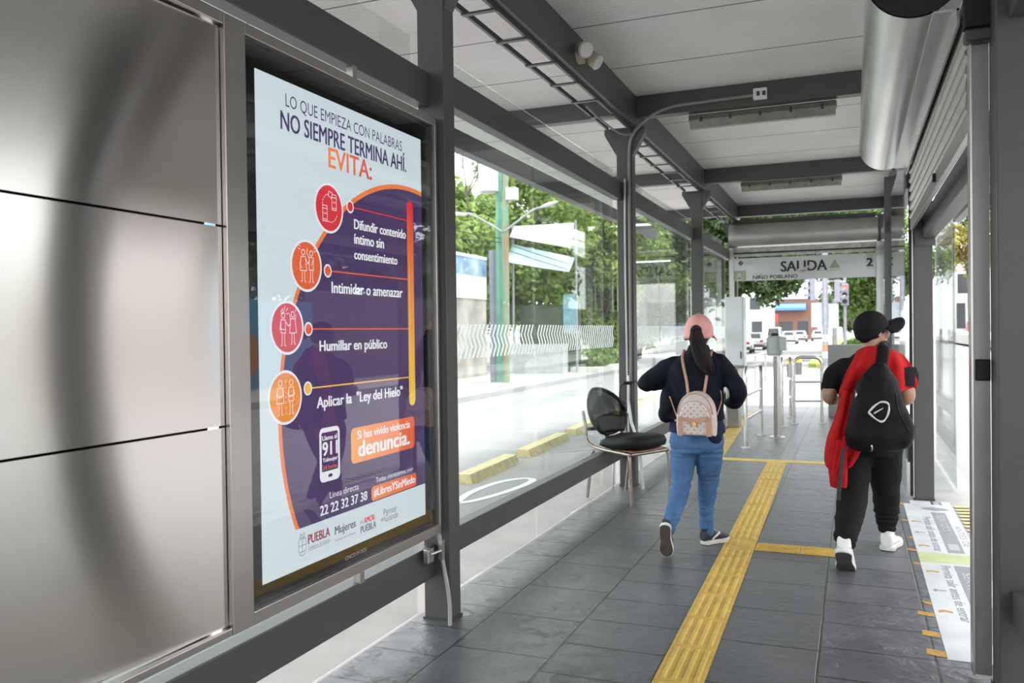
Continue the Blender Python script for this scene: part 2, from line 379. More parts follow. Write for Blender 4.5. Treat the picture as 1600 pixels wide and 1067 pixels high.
# glass panes; the etched zigzag strip is part of each pane it crosses
DEC = mat('etched_strip', (.80, .84, .84), .6, 0, .03)
_t = DEC.node_tree.nodes.new('ShaderNodeBsdfTranslucent'); _t.inputs['Color'].default_value = (.85, .88, .88, 1); _m = DEC.node_tree.nodes.new('ShaderNodeMixShader')
DEC.node_tree.links.new(DEC.node_tree.nodes['Principled BSDF'].outputs[0], _m.inputs[1]); DEC.node_tree.links.new(_t.outputs[0], _m.inputs[2]); DEC.node_tree.links.new(_m.outputs[0], DEC.node_tree.nodes['Material Output'].inputs['Surface'])
pn = [0]
def pane(lab, x, y0, y1, z0=.02, z1=3.06, strip=False):
    pn[0] += 1
    o = MB().box(x - .005, x + .005, y0 + .004, y1 - .004, z0, z1).build('window_%d' % pn[0], GLASS)
    tag(o, lab, kind='structure')
    if strip:
        mb = MB(); zb = 1.345; h = .205; p = .062; w = .030; y = y0 + .03; i = 0
        while y < y1 - p:
            for k in range(3):
                za = zb + k * h / 3; s = 1 if k % 2 == 0 else -1
                a = y + (0 if s > 0 else p * .75)
                mb.add([(x + .0055, a, za), (x + .0055, a + w, za), (x + .0055, a + w + s * p * .75, za + h / 3), (x + .0055, a + s * p * .75, za + h / 3)], [(0, 1, 2, 3)])
            y += p; i += 1
        mb.build('etched_strip', DEC, o)
    return o
pane('glass pane between the camera and the steel panels', -2.14, .06, 2.44)
pane('glass pane behind the advertising display', -2.14, 2.46, 3.92)
pane('tall glass pane right of the advertising display', -2.14, 4.05, 5.72, strip=True)
pane('tall glass pane left of the chair', -2.14, 5.74, 7.93, strip=True)
pane('tall glass pane right of the chair', -2.14, 8.07, 9.98, strip=True)
pane('glass pane behind the woman', -2.14, 10.0, 11.93, strip=True)
pane('glass pane near the exit on the left', -2.14, 12.07, 15.75, strip=True)
pane('glass pane on the right beyond the doorway', .43, 8.3, 11.93)
pane('glass pane on the right next to the exit', .43, 12.07, 15.75)
pane('glass pane on the right beside the camera', .675, .07, 3.85)
pane('narrow glass pane standing outside the open doorway', .86, 8.6, 10.6, .02, 2.5)

# brushed steel cladding and the frame around it
def brushed():
    m = bpy.data.materials.new('brushed_steel'); m.use_nodes = True; nt = m.node_tree; N = nt.nodes; L = nt.links; b = N['Principled BSDF']
    b.inputs['Metallic'].default_value = 1; b.inputs['Base Color'].default_value = (.70, .66, .635, 1)
    tc = N.new('ShaderNodeTexCoord'); mp = N.new('ShaderNodeMapping'); mp.inputs['Scale'].default_value = (1, 3, 260); L.new(tc.outputs['Object'], mp.inputs['Vector'])
    nz = N.new('ShaderNodeTexNoise'); nz.inputs['Scale'].default_value = 2; nz.inputs['Detail'].default_value = 4; L.new(mp.outputs[0], nz.inputs['Vector'])
    mr = N.new('ShaderNodeMapRange'); mr.inputs['To Min'].default_value = .155; mr.inputs['To Max'].default_value = .185; L.new(nz.outputs['Fac'], mr.inputs['Value']); L.new(mr.outputs['Result'], b.inputs['Roughness'])
    bp = N.new('ShaderNodeBump'); bp.inputs['Strength'].default_value = .006; bp.inputs['Distance'].default_value = .001; L.new(nz.outputs['Fac'], bp.inputs['Height']); L.new(bp.outputs[0], b.inputs['Normal'])
    b.inputs['Anisotropic'].default_value = 1.0; tg = N.new('ShaderNodeCombineXYZ'); tg.inputs[2].default_value = 1; L.new(tg.outputs[0], b.inputs['Tangent'])   # horizontal grain: blur runs up and down
    return m
BR = brushed()
fr = thing('steel_cladding', 'brushed steel cladding of three big panels at the far left', 'wall cladding', (-2.0, 1.2, .47))
MB().box(-2.02, -1.985, .24, 2.319, 2.563, 2.603).build('top_bar', SATIN, fr, bevel=.003)
MB().box(-2.02, -1.985, .24, 2.319, .468, .495).build('bottom_bar', SATIN, fr, bevel=.003)
MB().box(-2.10, -2.09, .24, 2.33, .47, 2.6).build('backing', BLACK, fr)
for z0, z1, w in ((.50, 1.184, 'lowest'), (1.192, 1.871, 'middle'), (1.879, 2.556, 'topmost')):
    def fn(u, v, z0=z0, z1=z1):
        y = .30 + (2.316 - .30) * u; z = z0 + (z1 - z0) * v
        return (-2.003 + .05 * (max(y, 1.2) - 2.32) * (z - 1.55) ** 2, y, z)
    mb = MB().grid(24, 12, fn); o = mb.build('panel', BR, fr, smooth=True, fix=False)
    tag(o, w + ' brushed steel panel')

# ================================================================== the lit advertising display
AD = thing('advertising_display', 'tall lit advertising display with a purple and white poster in a satin steel frame', 'advertising display', (-2.0, 3.12, .465))
MB().box(-2.05, -2.02, 2.34, 3.905, .47, 2.6).build('housing', GREYD, AD)
for nm, b in (('frame_stile', (-2.02, -1.982, 2.320, 2.428, .468, 2.603)), ('frame_stile', (-2.02, -1.982, 3.888, 3.912, .468, 2.603)), ('frame_rail', (-2.02, -1.982, 2.428, 3.888, 2.563, 2.603)), ('frame_rail', (-2.02, -1.982, 2.428, 3.888, .468, .515))):
    MB().box(*b).build(nm, SATIN, AD, bevel=.002)
for y in (3.21, 1.2):
    pass
MB().box(-2.06, -2.025, 3.19, 3.225, .395, .47).build('lower_bracket', SATIN, AD)
MB().box(-2.06, -2.025, 3.19, 3.225, 2.6, 2.68).build('upper_bracket', SATIN, AD)
MB().box(-2.02, -2.012, 2.43, 3.887, .515, 2.562).build('screen_border', mat('black_screen', (.004, .004, .005), .12), AD)
PO = MB().box(-2.012, -2.0105, 2.512, 3.782, .585, 2.472).build('poster', screen_mat('poster_white', srgb(208, 224, 230)), AD)
MB().box(-1.992, -1.989, 2.43, 3.887, .516, 2.562).build('cover_glass', GLASSD, AD)
U = (0, 1, 0); V = (0, 0, 1); X0 = -2.0105
def P(y, z): return (X0, y, z)
def padd(poly, name, m, d): return flat(poly, (X0, 0, 0), U, V, d).build(name, m, PO, fix=False)
PURP = screen_mat('poster_purple', srgb(62, 34, 92)); ORG = screen_mat('poster_orange', srgb(238, 122, 52)); RED = screen_mat('poster_red', srgb(214, 32, 48))
PW = screen_mat('poster_bright_white', srgb(236, 240, 244)); NAVY = screen_mat('poster_navy', srgb(58, 40, 96)); PGREY = screen_mat('poster_grey', srgb(105, 112, 125)); WINE = screen_mat('poster_wine', srgb(150, 30, 62))
YEL = screen_mat('poster_yellow', srgb(246, 186, 72))
def disc_clip(r):
    pts = []
    cx, cz = 3.65, 1.18
    for i in range(361):
        a = R(i); y = cx + r * math.cos(a); z = cz + r * math.sin(a)
        pts.append((min(y, 3.781), max(z, .742)))
    out = []
    for p in pts:
        if not out or (abs(p[0] - out[-1][0]) + abs(p[1] - out[-1][1])) > 1e-5: out.append(p)
    return out[:-1]
padd(disc_clip(1.035), 'orange_rim', ORG, .0004); padd(disc_clip(1.014), 'purple_disc', PURP, .0008)
BARG = screen_mat('poster_bar', srgb(246, 206, 50), srgb(226, 34, 40), 2, 1.16 - .47 - .0, 2.12 - .47)
padd(rrect(3.628, 3.69, 1.146, 2.147, .03), 'gradient_bar', BARG, .0012)
for y, z, c, zc in ((2.969, 2.022, RED, 2.049), (2.807, 1.773, screen_mat('poster_rust', srgb(226, 92, 42)), 1.762), (2.678, 1.527, screen_mat('poster_crimson', srgb(214, 52, 58)), 1.522), (2.66, 1.261, screen_mat('poster_amber', srgb(240, 142, 48)), 1.286)):
    padd(circle(y, z, .104), 'badge_rim', PW, .0014); padd(circle(y, z, .094), 'badge', c, .0018)
for y, z, c in ((3.128, 2.049, RED), (2.953, 1.762, screen_mat('poster_rust', 0)), (2.814, 1.522, screen_mat('poster_rust', 0)), (2.804, 1.286, YEL)):
    padd([(y, z - .003), (3.63, z - .003), (3.63, z + .003), (y, z + .003)], 'divider_line', c, .0012)
    padd(circle(y, z, .028, 24), 'dot_rim', PW, .0014); padd(circle(y, z, .021, 24), 'dot', c, .0018)
def pt(txt, nm, m, y0, y1, z0, z1, bold=0.0, d=.0022, sh=0):
    o = lettering(txt, nm, m, P(y0, z0), U, V, y1 - y0, z1 - z0, PO, bold, d, sh); return o
pt('LO QUE EMPIEZA CON PALABRAS', 'headline_lettering', NAVY, 2.688, 3.588, 2.366, 2.424, -.004)
pt('NO SIEMPRE TERMINA AH\u00cd.', 'headline_lettering', NAVY, 2.656, 3.625, 2.282, 2.372, .02)
EV = screen_mat('poster_evita', srgb(246, 134, 50), srgb(214, 34, 66), 1, 2.97 - 3.12, 3.31 - 3.12)
pt('EVITA:', 'headline_lettering', EV, 2.97, 3.305, 2.192, 2.274, .02)
for txt, y0, y1, z0, z1 in (('Difundir contenido', 3.157, 3.612, 1.957, 2.0), ('\u00edntimo sin', 3.156, 3.405, 1.893, 1.936), ('consentimiento', 3.154, 3.527, 1.826, 1.864), ('Intimidar o amenazar', 2.979, 3.572, 1.672, 1.718), ('Humillar en p\u00fablico', 2.887, 3.421, 1.418, 1.474), ('Aplicar la  "Ley del Hielo"', 2.863, 3.559, 1.188, 1.248)):
    pt(txt, 'caption_lettering', PW, y0, y1, z0, z1, .028)
# phone drawing and boxes
padd(rrect(2.876, 3.022, .895, 1.117, .025), 'phone_outline', PW, .0014); padd(rrect(2.890, 3.008, .938, 1.098, .008), 'phone_screen', PURP, .0018)
padd(rrect(2.935, 2.965, .911, .924, .006), 'phone_button', PURP, .0018)
pt('Llama al', 'phone_lettering', PW, 2.896, 3.0, 1.066, 1.085, .02); pt('911', 'phone_lettering', PW, 2.897, 3.002, 1.003, 1.058, .03)
pt('Telmujer', 'phone_lettering', PW, 2.896, 3.002, .972, .993, .02); pt('24 horas', 'phone_lettering', ORG, 2.896, 3.002, .945, .963, .0)
OG = screen_mat('poster_box', srgb(247, 160, 72), srgb(232, 84, 36), 1, 3.11 - 3.12, 3.68 - 3.12)
padd(rrect(3.108, 3.676, .938, 1.092, .025), 'call_box', OG, .0014)
pt('Si has vivido violencia', 'call_lettering', PW, 3.158, 3.628, 1.040, 1.077, .02); pt('denuncia.', 'call_lettering', PW, 3.165, 3.62, .962, 1.030, .035)
padd(rrect(3.268, 3.688, .747, .812, .018), 'hashtag_box', OG, .0014); pt('#LibresYSinMiedo', 'hashtag_lettering', PW, 3.285, 3.672, .761, .801, .025)
pt('Todas merecemos vivir', 'small_lettering', PW, 3.307, 3.656, .826, .848, -.002); pt('L\u00ednea directa', 'small_lettering', PW, 2.943, 3.162, .822, .849, -.004)
pt('22 22 32 37 38', 'number_lettering', PW, 2.874, 3.23, .763, .803, .02)
pt('PUEBLA', 'logo_lettering', WINE, 2.789, 2.938, .669, .706, .03); pt('Gobierno del Estado', 'logo_lettering', PGREY, 2.789, 2.938, .647, .661)
padd([(2.789, .6415), (2.938, .6415), (2.938, .643), (2.789, .643)], 'logo_line', WINE, .001)
pt('Mujeres', 'logo_lettering', PGREY, 2.976, 3.133, .653, .698, .03); pt('Secretar\u00eda de las Mujeres', 'logo_lettering', WINE, 2.976, 3.133, .633, .644)
pt('POR', 'logo_lettering', PGREY, 3.170, 3.195, .664, .679); pt('AMOR', 'logo_lettering', RED, 3.2, 3.290, .662, .688, .03); pt('A', 'logo_lettering', PGREY, 3.293, 3.303, .666, .679); pt('PUEBLA', 'logo_lettering', PGREY, 3.173, 3.301, .625, .655, .03)
pt('Pensar', 'logo_lettering', PGREY, 3.37, 3.492, .662, .692, .01); pt('en', 'logo_lettering', WINE, 3.347, 3.378, .638, .655, .01); pt('Grande', 'logo_lettering', PGREY, 3.382, 3.499, .630, .661, .01)
# little crest: shield, crown and scroll in outline
CR = [rrect(2.726, 2.776, .648, .70, .012) , [(2.735, .705), (2.74, .722), (2.751, .712), (2.762, .722), (2.767, .705), (2.735, .705)], [(2.730, .641), (2.751, .634), (2.772, .641)], [(2.751, .648), (2.751, .70)], [(2.726, .674), (2.776, .674)]]
CR[0] = CR[0] + [CR[0][0]]
strokes(CR, .0025, (X0, 0, 0), U, V, .0022).build('crest', PGREY, PO, fix=False)
lettering('CINCO M DOS', 'maker_lettering', screen_mat('maker_grey', srgb(150, 150, 150)), (-2.012, 3.054, .535), U, V, .169, .017, AD, 0, .0005)
lettering('HD DISPLAY'[:2], 'maker_lettering', screen_mat('maker_grey', 0), (-2.012, 2.462, .537), U, V, .03, .012, AD, 0, .0005) if False else None
# line drawings in the badges
def figure(cx, cz, s, skirt, arms):
    L_ = [[(p[0], p[1]) for p in circle(cx, cz + .052 * s, .011 * s, 10)]]
    L_[0].append(L_[0][0])
    w = .014 * s
    if skirt: L_.append([(cx - w, cz + .035 * s), (cx - w * 1.5, cz - .02 * s), (cx + w * 1.5, cz - .02 * s), (cx + w, cz + .035 * s), (cx - w, cz + .035 * s)])
    else: L_.append([(cx - w, cz + .035 * s), (cx - w, cz - .015 * s), (cx + w, cz - .015 * s), (cx + w, cz + .035 * s), (cx - w, cz + .035 * s)])
    for q in (-1, 1): L_.append([(cx + q * w * .5, cz - .02 * s), (cx + q * w * .6, cz - .062 * s), (cx + q * w * 1.1, cz - .064 * s)])
    for a in arms: L_.append([(cx + p[0] * s, cz + p[1] * s) for p in a])
    return L_
def badge_art(lines): strokes(lines, .0028, (X0, 0, 0), U, V, .0024).build('badge_drawing', PW, PO, fix=False)
ph = lambda x, z: [rrect(x - .016, x + .016, z - .032, z + .032, .004) + [(x + .016, z + .028)], [(x - .016, z + .02), (x + .016, z + .02)], [(x - .012, z - .024), (x + .012, z - .024)]]
arc = lambda c, r, a0, a1: [[tuple(q) for q in circle(c[0], c[1], r, 2, a, a + 9)] for a in range(a0, a1, 18)]
badge_art(ph(2.938, 1.998) + ph(3.005, 2.05) + arc((2.97, 2.03), .05, 95, 185) + arc((2.975, 2.02), .055, 255, 340) + [[(2.962, 2.075), (2.985, 2.065), (2.992, 2.088), (2.968, 2.092), (2.962, 2.075)]])
pt('XXX', 'badge_lettering', PW, 2.927, 2.950, 1.994, 2.002, 0, .0025); pt('XXX', 'badge_lettering', PW, 2.994, 3.017, 2.046, 2.054, 0, .0025)
badge_art(figure(2.785, 1.773, 1, True, [[(.014, .03), (.03, .008), (.042, .022)], [(-.014, .03), (-.022, 0), (-.008, -.01)]]) + figure(2.838, 1.772, 1, False, [[(-.014, .033), (-.03, .055), (-.024, .07)], [(.014, .03), (.002, .005)]]) + [[(2.765, 1.835), (2.75, 1.84)], [(2.768, 1.845), (2.756, 1.853)], [(2.858, 1.832), (2.874, 1.838)], [(2.856, 1.842), (2.868, 1.852)]])
badge_art(figure(2.652, 1.522, 1, False, [[(.014, .03), (.032, .012), (.048, .02)], [(-.014, .03), (-.02, .0), (.01, -.002)]]) + figure(2.712, 1.527, 1, True, [[(-.014, .03), (-.02, .052)], [(.014, .03), (.02, .05)]]) + [[(2.64, 1.588), (2.648, 1.6), (2.656, 1.588), (2.648, 1.578), (2.64, 1.588)], [(2.67, 1.59), (2.682, 1.602)], [(2.672, 1.58), (2.688, 1.583)], [(2.66, 1.595), (2.664, 1.61)], [(2.73, 1.592), (2.738, 1.604), (2.746, 1.594)]])
badge_art(figure(2.628, 1.262, 1.05, True, [[(-.014, .03), (-.02, .008), (.01, .002)], [(.014, .03), (.02, .008), (-.01, .0)]]) + figure(2.695, 1.262, 1.05, False, [[(-.014, .03), (-.02, .008), (.01, .002)], [(.014, .03), (.02, .008), (-.01, .0)]]) + [[(2.662, 1.325 - k * .02), (2.662, 1.317 - k * .02)] for k in range(7)])
# ================================================================== right doorway: roller shutter, housing, guides, header
GALV = mat('galvanised_sheet', (.58, .585, .58), .30, 1, .10, 5, .02, 14, stretch=(1, .2, 1))
SH = thing('roller_shutter', 'half-open grey slatted roller shutter over the right doorway with a round metal housing', 'roller shutter', (.42, 6.05, 2.3))
def cyl_shell(x, z, r, y0, y1, a0, a1, n=28):
    mb = MB(); rings = []
    for y in (y0, y1):
        out = [Vector((x + r * math.cos(R(a0 + (a1 - a0) * i / n)), y, z + r * math.sin(R(a0 + (a1 - a0) * i / n)))) for i in range(n + 1)]
        inn = [Vector((x + (r - .006) * math.cos(R(a1 + (a0 - a1) * i / n)), y, z + (r - .006) * math.sin(R(a1 + (a0 - a1) * i / n)))) for i in range(n + 1)]
        rings.append(out + inn)
    return mb.loft(rings, caps=False)
hs = cyl_shell(.265, 3.06, .205, 4.12, 7.98, 70, 292).build('housing', GALV, SH, smooth='auto')
MB().box(.335, .435, 4.12, 7.98, 2.862, 2.872).build('housing_lip', GALV, SH)
MB().box(.425, .435, 4.12, 7.98, 2.80, 2.872).build('housing_lip', GALV, SH)
for y, d_ in ((4.124, .01), (7.966, .01)):
    MB().prism(circle(.265, 3.06, .1985, 40), (0, y, 0), (1, 0, 0), (0, 0, 1), (0, d_, 0)).build('end_plate', mat('plate_dark', (.03, .03, .03), .8, spec=.1), SH)
MB().box(.44, .98, 3.985, 4.06, 2.745, 3.44).build('end_bracket', mat('plate_dark', 0), SH, bevel=.005)
# slatted curtain
rings = []; z = 2.42; n = 7; pitch = .078
prof = []
for k in range(n):
    for t in range(10):
        f = t / 10
        prof.append((-.022 * math.sin(PI * f / .66) if f < .66 else .014 * math.sin(PI * (f - .66) / .34), 2.42 + pitch * (k + f)))
prof.append((0, 2.42 + pitch * n))
rg = []
for y in (4.13, 8.06):
    rg.append([Vector((.475 + p[0], y, p[1])) for p in prof] + [Vector((.494, y, p[1])) for p in reversed(prof)])
MB().loft(rg).build('slat_curtain', mat('shutter_slat', (.33, .32, .31), .35, .75, .1, 8), SH, smooth='auto')
MB().box(.462, .49, 4.12, 8.07, 2.335, 2.425).build('bottom_bar', mat('bar_steel', (.42, .41, .40), .34, .9, .08, 8), SH, bevel=.003)
MB().box(.445, .462, 5.6, 5.64, 2.36, 2.41).build('latch', BLACK, SH)
for y0, y1 in ((4.05, 4.12),):
    MB().box(.462, .470, y0 - .015, y1, .02, 2.80).build('guide_rail', SATIN if y0 < 5 else GREYD, SH)
    MB().box(.470, .535, y0, y0 + .012 if y0 < 5 else y0 + .02, .02, 2.70).build('guide_rail', mat('guide_grey', (.30, .30, .29), .4, .5, .1, 5), SH)
MB().box(.478, .534, 4.03, 4.05, 1.27, 1.36).build('lock_box', BLACK, SH, bevel=.004)
MB().box(.44, .60, 3.98, 4.06, 2.685, 2.735).build('bent_bracket', GREYD, SH, bevel=.01)
hd = thing('door_header', 'grey boxed header across the top of the open right doorway, behind the shutter', 'header', (.62, 6.05, 2.2))
MB().box(.56, .66, 4.05, 8.09, 2.26, 2.45).build('header_box', GREY, hd, bevel=.006)
MB().box(.50, .66, 8.085, 8.12, 2.20, 2.45).build('end_bracket', GREY, hd)
st = MB().box(.552, .56, 4.32, 4.42, 2.31, 2.40).build('sticker', mat('blue_sticker', (.10, .2, .45), .4), hd)
MB().box(.550, .552, 4.34, 4.40, 2.325, 2.345).build('sticker_patch', mat('yellow_sticker', (.7, .5, .08), .5), st)
MB().box(.5, .56, 7.93, 8.06, 0.0, .02).build('threshold_block', GREYD, None) if False else None
MB().box(.476, .484, 8.09, 8.13, .02, 2.8).build('guide_rail', SATIN, SH)
tag(MB().box(.452, .474, 8.09, 8.12, .03, 2.80).build('door_seal', BLACK), 'black rubber strip on the far side of the open doorway, beside the doorpost', 'door seal')

# ------------------------------------------------------------------ floor stickers in the doorway
FD = thing('floor_sticker', 'white floor sticker with grey lettering in the open right doorway', 'floor sticker', (.55, 6.1, 0))
FW = mat('sticker_white', (.60, .62, .63), .42, 0, .12, 5); FG = mat('sticker_grey', (.25, .27, .29), .5, 0, .08); FL = mat('sticker_lime', (.50, .56, .27), .5, 0, .1); FY = mat('paint_orange', (.50, .27, .05), .6, 0, .2, 20); FLG = mat('sticker_pale_grey', (.45, .47, .49), .5, 0, .08)
E_ = (1, 0, 0); N_ = (0, 1, 0)
def fl(poly, nm, m, d=.002, par=None): return flat(poly, (0, 0, 0), E_, N_, d).build(nm, m, par or FD, fix=False)
def rc(x0, x1, y0, y1): return [(x0, y0), (x1, y0), (x1, y1), (x0, y1)]
MB().box(.385, .75, 4.24, 7.90, 0, .0016).build('sheet', FW, FD)
MB().box(.44, .60, 7.90, 8.05, 0, .0016).build('sheet', FW, FD); MB().box(.68, .75, 7.9, 8.05, 0, .0016).build('sheet', FW, FD)
fl(rc(.572, .675, 6.25, 7.58), 'grey_band', FG); fl(rc(.572, .675, 4.5, 5.92), 'grey_band', FG); fl(rc(.385, .72, 5.96, 6.22), 'lime_band', FL)
fl([(.50, 7.70), (.545, 7.76), (.60, 7.79), (.68, 7.76), (.72, 7.70), (.68, 7.66), (.60, 7.63), (.545, 7.67)], 'fish_arrow', FG)
def ftext(t, m, x0, x1, ya, yb, nm, bold=0.0): return lettering(t, nm, m, (x0, ya, 0), (0, -1, 0), (1, 0, 0), ya - yb, x1 - x0, FD, bold, .0026)
ftext('Permita salir antes de entrar', FG, .495, .553, 7.38, 6.27, 'lettering'); ftext('Permita salir antes de entrar', FG, .498, .553, 5.9, 4.80, 'lettering')
ftext('SERVICIO', FLG, .60, .65, 7.45, 6.9, 'lettering', .03); ftext('SERVICIO', FLG, .60, .65, 5.75, 5.15, 'lettering', .03)
ftext('ANTES DE', FG, .69, .735, 7.1, 6.45, 'lettering')
fl(rc(.59, .655, 6.33, 6.5), 'square_mark', FLG, .0026)
for y in (6.81, 5.34): fl([(.405, y), (.43, y + .035), (.43, y + .01), (.48, y + .008), (.48, y - .008), (.43, y - .01), (.43, y - .035)], 'grey_arrow', FG)
for y in (7.19, 6.41, 5.75, 4.96):
    fl([(.405, y - .04), (.435, y - .015), (.475, y - .03), (.475, y + .0), (.435, y + .02), (.405, y + .0)], 'orange_mark', FY)
HZ = [(4.28, .115), (4.54, .115), (4.86, .085), (5.06, .07), (5.9, .055), (6.25, .06), (6.62, .06), (7.2, .05), (7.84, .13)]
for i, (y, d) in enumerate(HZ):
    mb = flat([(.382 - (.08 if d > .08 else .03 + .02 * (i % 3)), y), (.382, y - .02), (.382, y + d * .5), (.365 - (.06 if d > .08 else .03 * (i % 2)), y + d * .7)], (0, 0, 0), E_, N_, .0015)
    w = ['nearest the right foreground post', 'second from the right foreground post', 'third from the right foreground post', 'fourth from the right foreground post', 'beside the lime band of the sticker, on its near side', 'beside the lime band of the sticker, on its far side', 'worn to a fleck, beyond the lime band', 'faint, in front of the far doorpost', 'at the foot of the far doorpost'][i]
    tag(mb.build('hazard_mark', FY, None, fix=False), 'orange floor stripe, ' + w, 'floor marking', 'orange floor stripes')
hz = thing('hazard_stripes', 'pale yellow hatch stripes on the threshold at the far end of the doorway', 'floor marking', (.85, 7.4, 0))
for k in range(8): flat([(.77, 6.95 + k * .125), (.93, 6.98 + k * .125), (.93, 7.04 + k * .125), (.77, 7.01 + k * .125)], (0, 0, 0), E_, N_, .0035 if True else 0).build('stripe', mat('pale_yellow_paint', (.66, .55, .2), .6, 0, .15, 20), hz, fix=False)

# ------------------------------------------------------------------ tactile paving
TY = mat('tactile_yellow', (.60, .40, .085), .55, 0, .16, 9, .05, 60)
def tac(x, y): return -.805 - (y - 3.55) * .0160 + x      # left edge of the strip at distance y
def tactile_tile(root, y0, y1, w=.208, dots=False):
    mb = MB(); g = .002
    mb.add([(tac(0, y0 + g), y0 + g, .006), (tac(w, y0 + g), y0 + g, .006), (tac(w, y1 - g), y1 - g, .006), (tac(0, y1 - g), y1 - g, .006), (tac(0, y0 + g), y0 + g, 0), (tac(w, y0 + g), y0 + g, 0), (tac(w, y1 - g), y1 - g, 0), (tac(0, y1 - g), y1 - g, 0)], [(0, 1, 2, 3), (0, 4, 5, 1), (1, 5, 6, 2), (2, 6, 7, 3), (3, 7, 4, 0)])
    if not dots:
        for k in range(4):
            xa = .020 + k * .0475; xb = xa + .026
            ya, yb = y0 + .022, y1 - .022
            lo = [(tac(xa, ya), ya, .006), (tac(xb, ya), ya, .006), (tac(xb, yb), yb, .006), (tac(xa, yb), yb, .006)]
            hi = [(tac(xa + .006, ya), ya + .008, .0155), (tac(xb - .006, ya), ya + .008, .0155), (tac(xb - .006, yb), yb - .008, .0155), (tac(xa + .006, yb), yb - .008, .0155)]
            mb.loft([lo, hi])
    else:
        for k in range(4):
            for q in range(5):
                yy = y0 + .03 + q * (y1 - y0 - .06) / 4
                mb.tube([(tac(.033 + k * .0475, yy), yy, .005), (tac(.033 + k * .0475, yy), yy, .0115)], [.0145, .009], 10)
    return mb.build('tactile_tile', TY, root, fix=False)
TP = thing('tactile_strip', 'long yellow tactile strip running down the middle of the platform floor', 'tactile paving', (tac(.1, 6.5), 6.5, 0))
y = 2.3
while y < 9.7:
    if abs(y - 5.66) < .2: tactile_tile(TP, 5.66, 5.88); tactile_tile(TP, 5.88, 6.14, dots=True); y = 6.14
    else: tactile_tile(TP, y, min(y + .42, 9.86)); y += .42
T2 = thing('tactile_strip', 'short yellow tactile strip crossing from the main strip to the person in black', 'tactile paving', (-.35, 6.0, 0))
for x0, x1 in ((-.632, -.34), (-.34, -.06)):
    mb = MB().box(x0 + .002, x1 - .002, 5.90, 6.10, 0, .006)
    for k in range(4): mb.box(x0 + .015, x1 - .015, 5.918 + k * .046, 5.942 + k * .046, .005, .0115)
    mb.build('tactile_tile', TY, T2, bevel=.002)
tag(MB().box(-1.62, .30, 9.88, 10.06, 0, .004).build('yellow_line', mat('yellow_line_paint', (.62, .43, .08), .55, 0, .15, 6)), 'flat yellow line across the floor where the tactile strip ends', 'floor marking')
T3 = thing('tactile_strip', 'yellow tactile strip on the far left leading to the exit gate', 'tactile paving', (-1.7, 13, 0))
for k in range(13):
    ya = 10.08 + k * .42; xl = lambda yy: -1.66 - (yy - 10.6) * .045
    mb = MB().prism([(xl(ya), ya), (xl(ya) + .21, ya), (xl(ya + .416) + .21, ya + .416), (xl(ya + .416), ya + .416)], (0, 0, 0), E_, N_, (0, 0, .006))
    for q in range(4): mb.prism([(xl(ya) + .02 + q * .047, ya + .02), (xl(ya) + .046 + q * .047, ya + .02), (xl(ya + .4) + .046 + q * .047, ya + .396), (xl(ya + .4) + .02 + q * .047, ya + .396)], (0, 0, .005), E_, N_, (0, 0, .006))
    mb.build('tactile_tile', TY, T3)

# ------------------------------------------------------------------ exit: drum, sign, frames
DR = thing('shutter_housing', 'long rounded grey shutter housing above the exit sign', 'shutter housing', (-.83, 15.65, 2.96))
pf = [(-.02, 2.97), (-.16, 2.99), (-.20, 3.05), (-.205, 3.18), (-.19, 3.30), (-.14, 3.37), (-.02, 3.40), (.08, 3.40), (.08, 2.97)]
MB().loft([[Vector((x, 15.72 + p[0], p[1])) for p in pf] for x in (-2.06, .40)]).build('housing', mat('housing_sheet', (.36, .355, .34), .36, .7, .12, 3), DR, smooth='auto')
MB().box(-1.98, .36, 15.62, 15.66, 2.80, 2.96).build('lower_rail', mat('aged_white', (.44, .44, .42), .5, 0, .25, 12), DR)
MB().box(-1.98, .36, 15.615, 15.62, 2.845, 2.87).build('shadow_strip', BLACK, DR)  # thin black strip stands in for the shade of a gap
ES = thing('exit_sign', 'wide pale sign board reading SALIDA and NI\u00d1O POBLANO above the exit', 'sign', (-.8, 15.6, 2.36))
MB().box(-1.98, .365, 15.60, 15.63, 2.362, 2.765).build('board', mat('sign_grey', (.56, .57, .57), .45, 0, .05, 3), ES, bevel=.003)
SB = mat('sign_black', (.02, .02, .022), .5); SO = mat('sign_olive', (.33, .34, .20), .5, 0, .05); SLG = mat('sign_light_grey', (.45, .46, .46), .5)
def sg(poly, nm, m, d=.002): return flat(poly, (0, 15.6, 0), (1, 0, 0), (0, 0, 1), d).build(nm, m, ES, fix=False)
def sgt(t, m, x0, x1, z0, z1, bold, nm='lettering'): return lettering(t, nm, m, (x0, 15.6, z0), (1, 0, 0), (0, 0, 1), x1 - x0, z1 - z0, ES, bold, .003)
sgt('SALIDA', SB, -1.17, -.415, 2.505, 2.685, .035); sgt('NI\u00d1O POBLANO', SB, -1.65, -.895, 2.385, 2.468, .02); sgt('2', SB, .225, .315, 2.545, 2.68, .05)
sg([(-.375, 2.535), (-.195, 2.535), (-.285, 2.685)], 'arrow_triangle', SO); sg(rc(.215, .345, 2.50, 2.765), 'number_panel', SLG, .001)
sg(rc(-1.98, -1.77, 2.365, 2.545), 'station_icon', SO)
sg([(-1.885 + p[0], 2.455 + p[1]) for p in circle(0, 0, .042, 20, ry=.055)], 'icon_head', SLG, .003); sg([(-1.905, 2.42), (-1.86, 2.42), (-1.84, 2.37), (-1.93, 2.37)], 'icon_bust', SLG, .003)
sg(rc(-1.73, -.19, 2.488, 2.492), 'thin_rule', SLG); sg(rc(-.375, -.195, 2.492, 2.51), 'pale_bar', SLG)
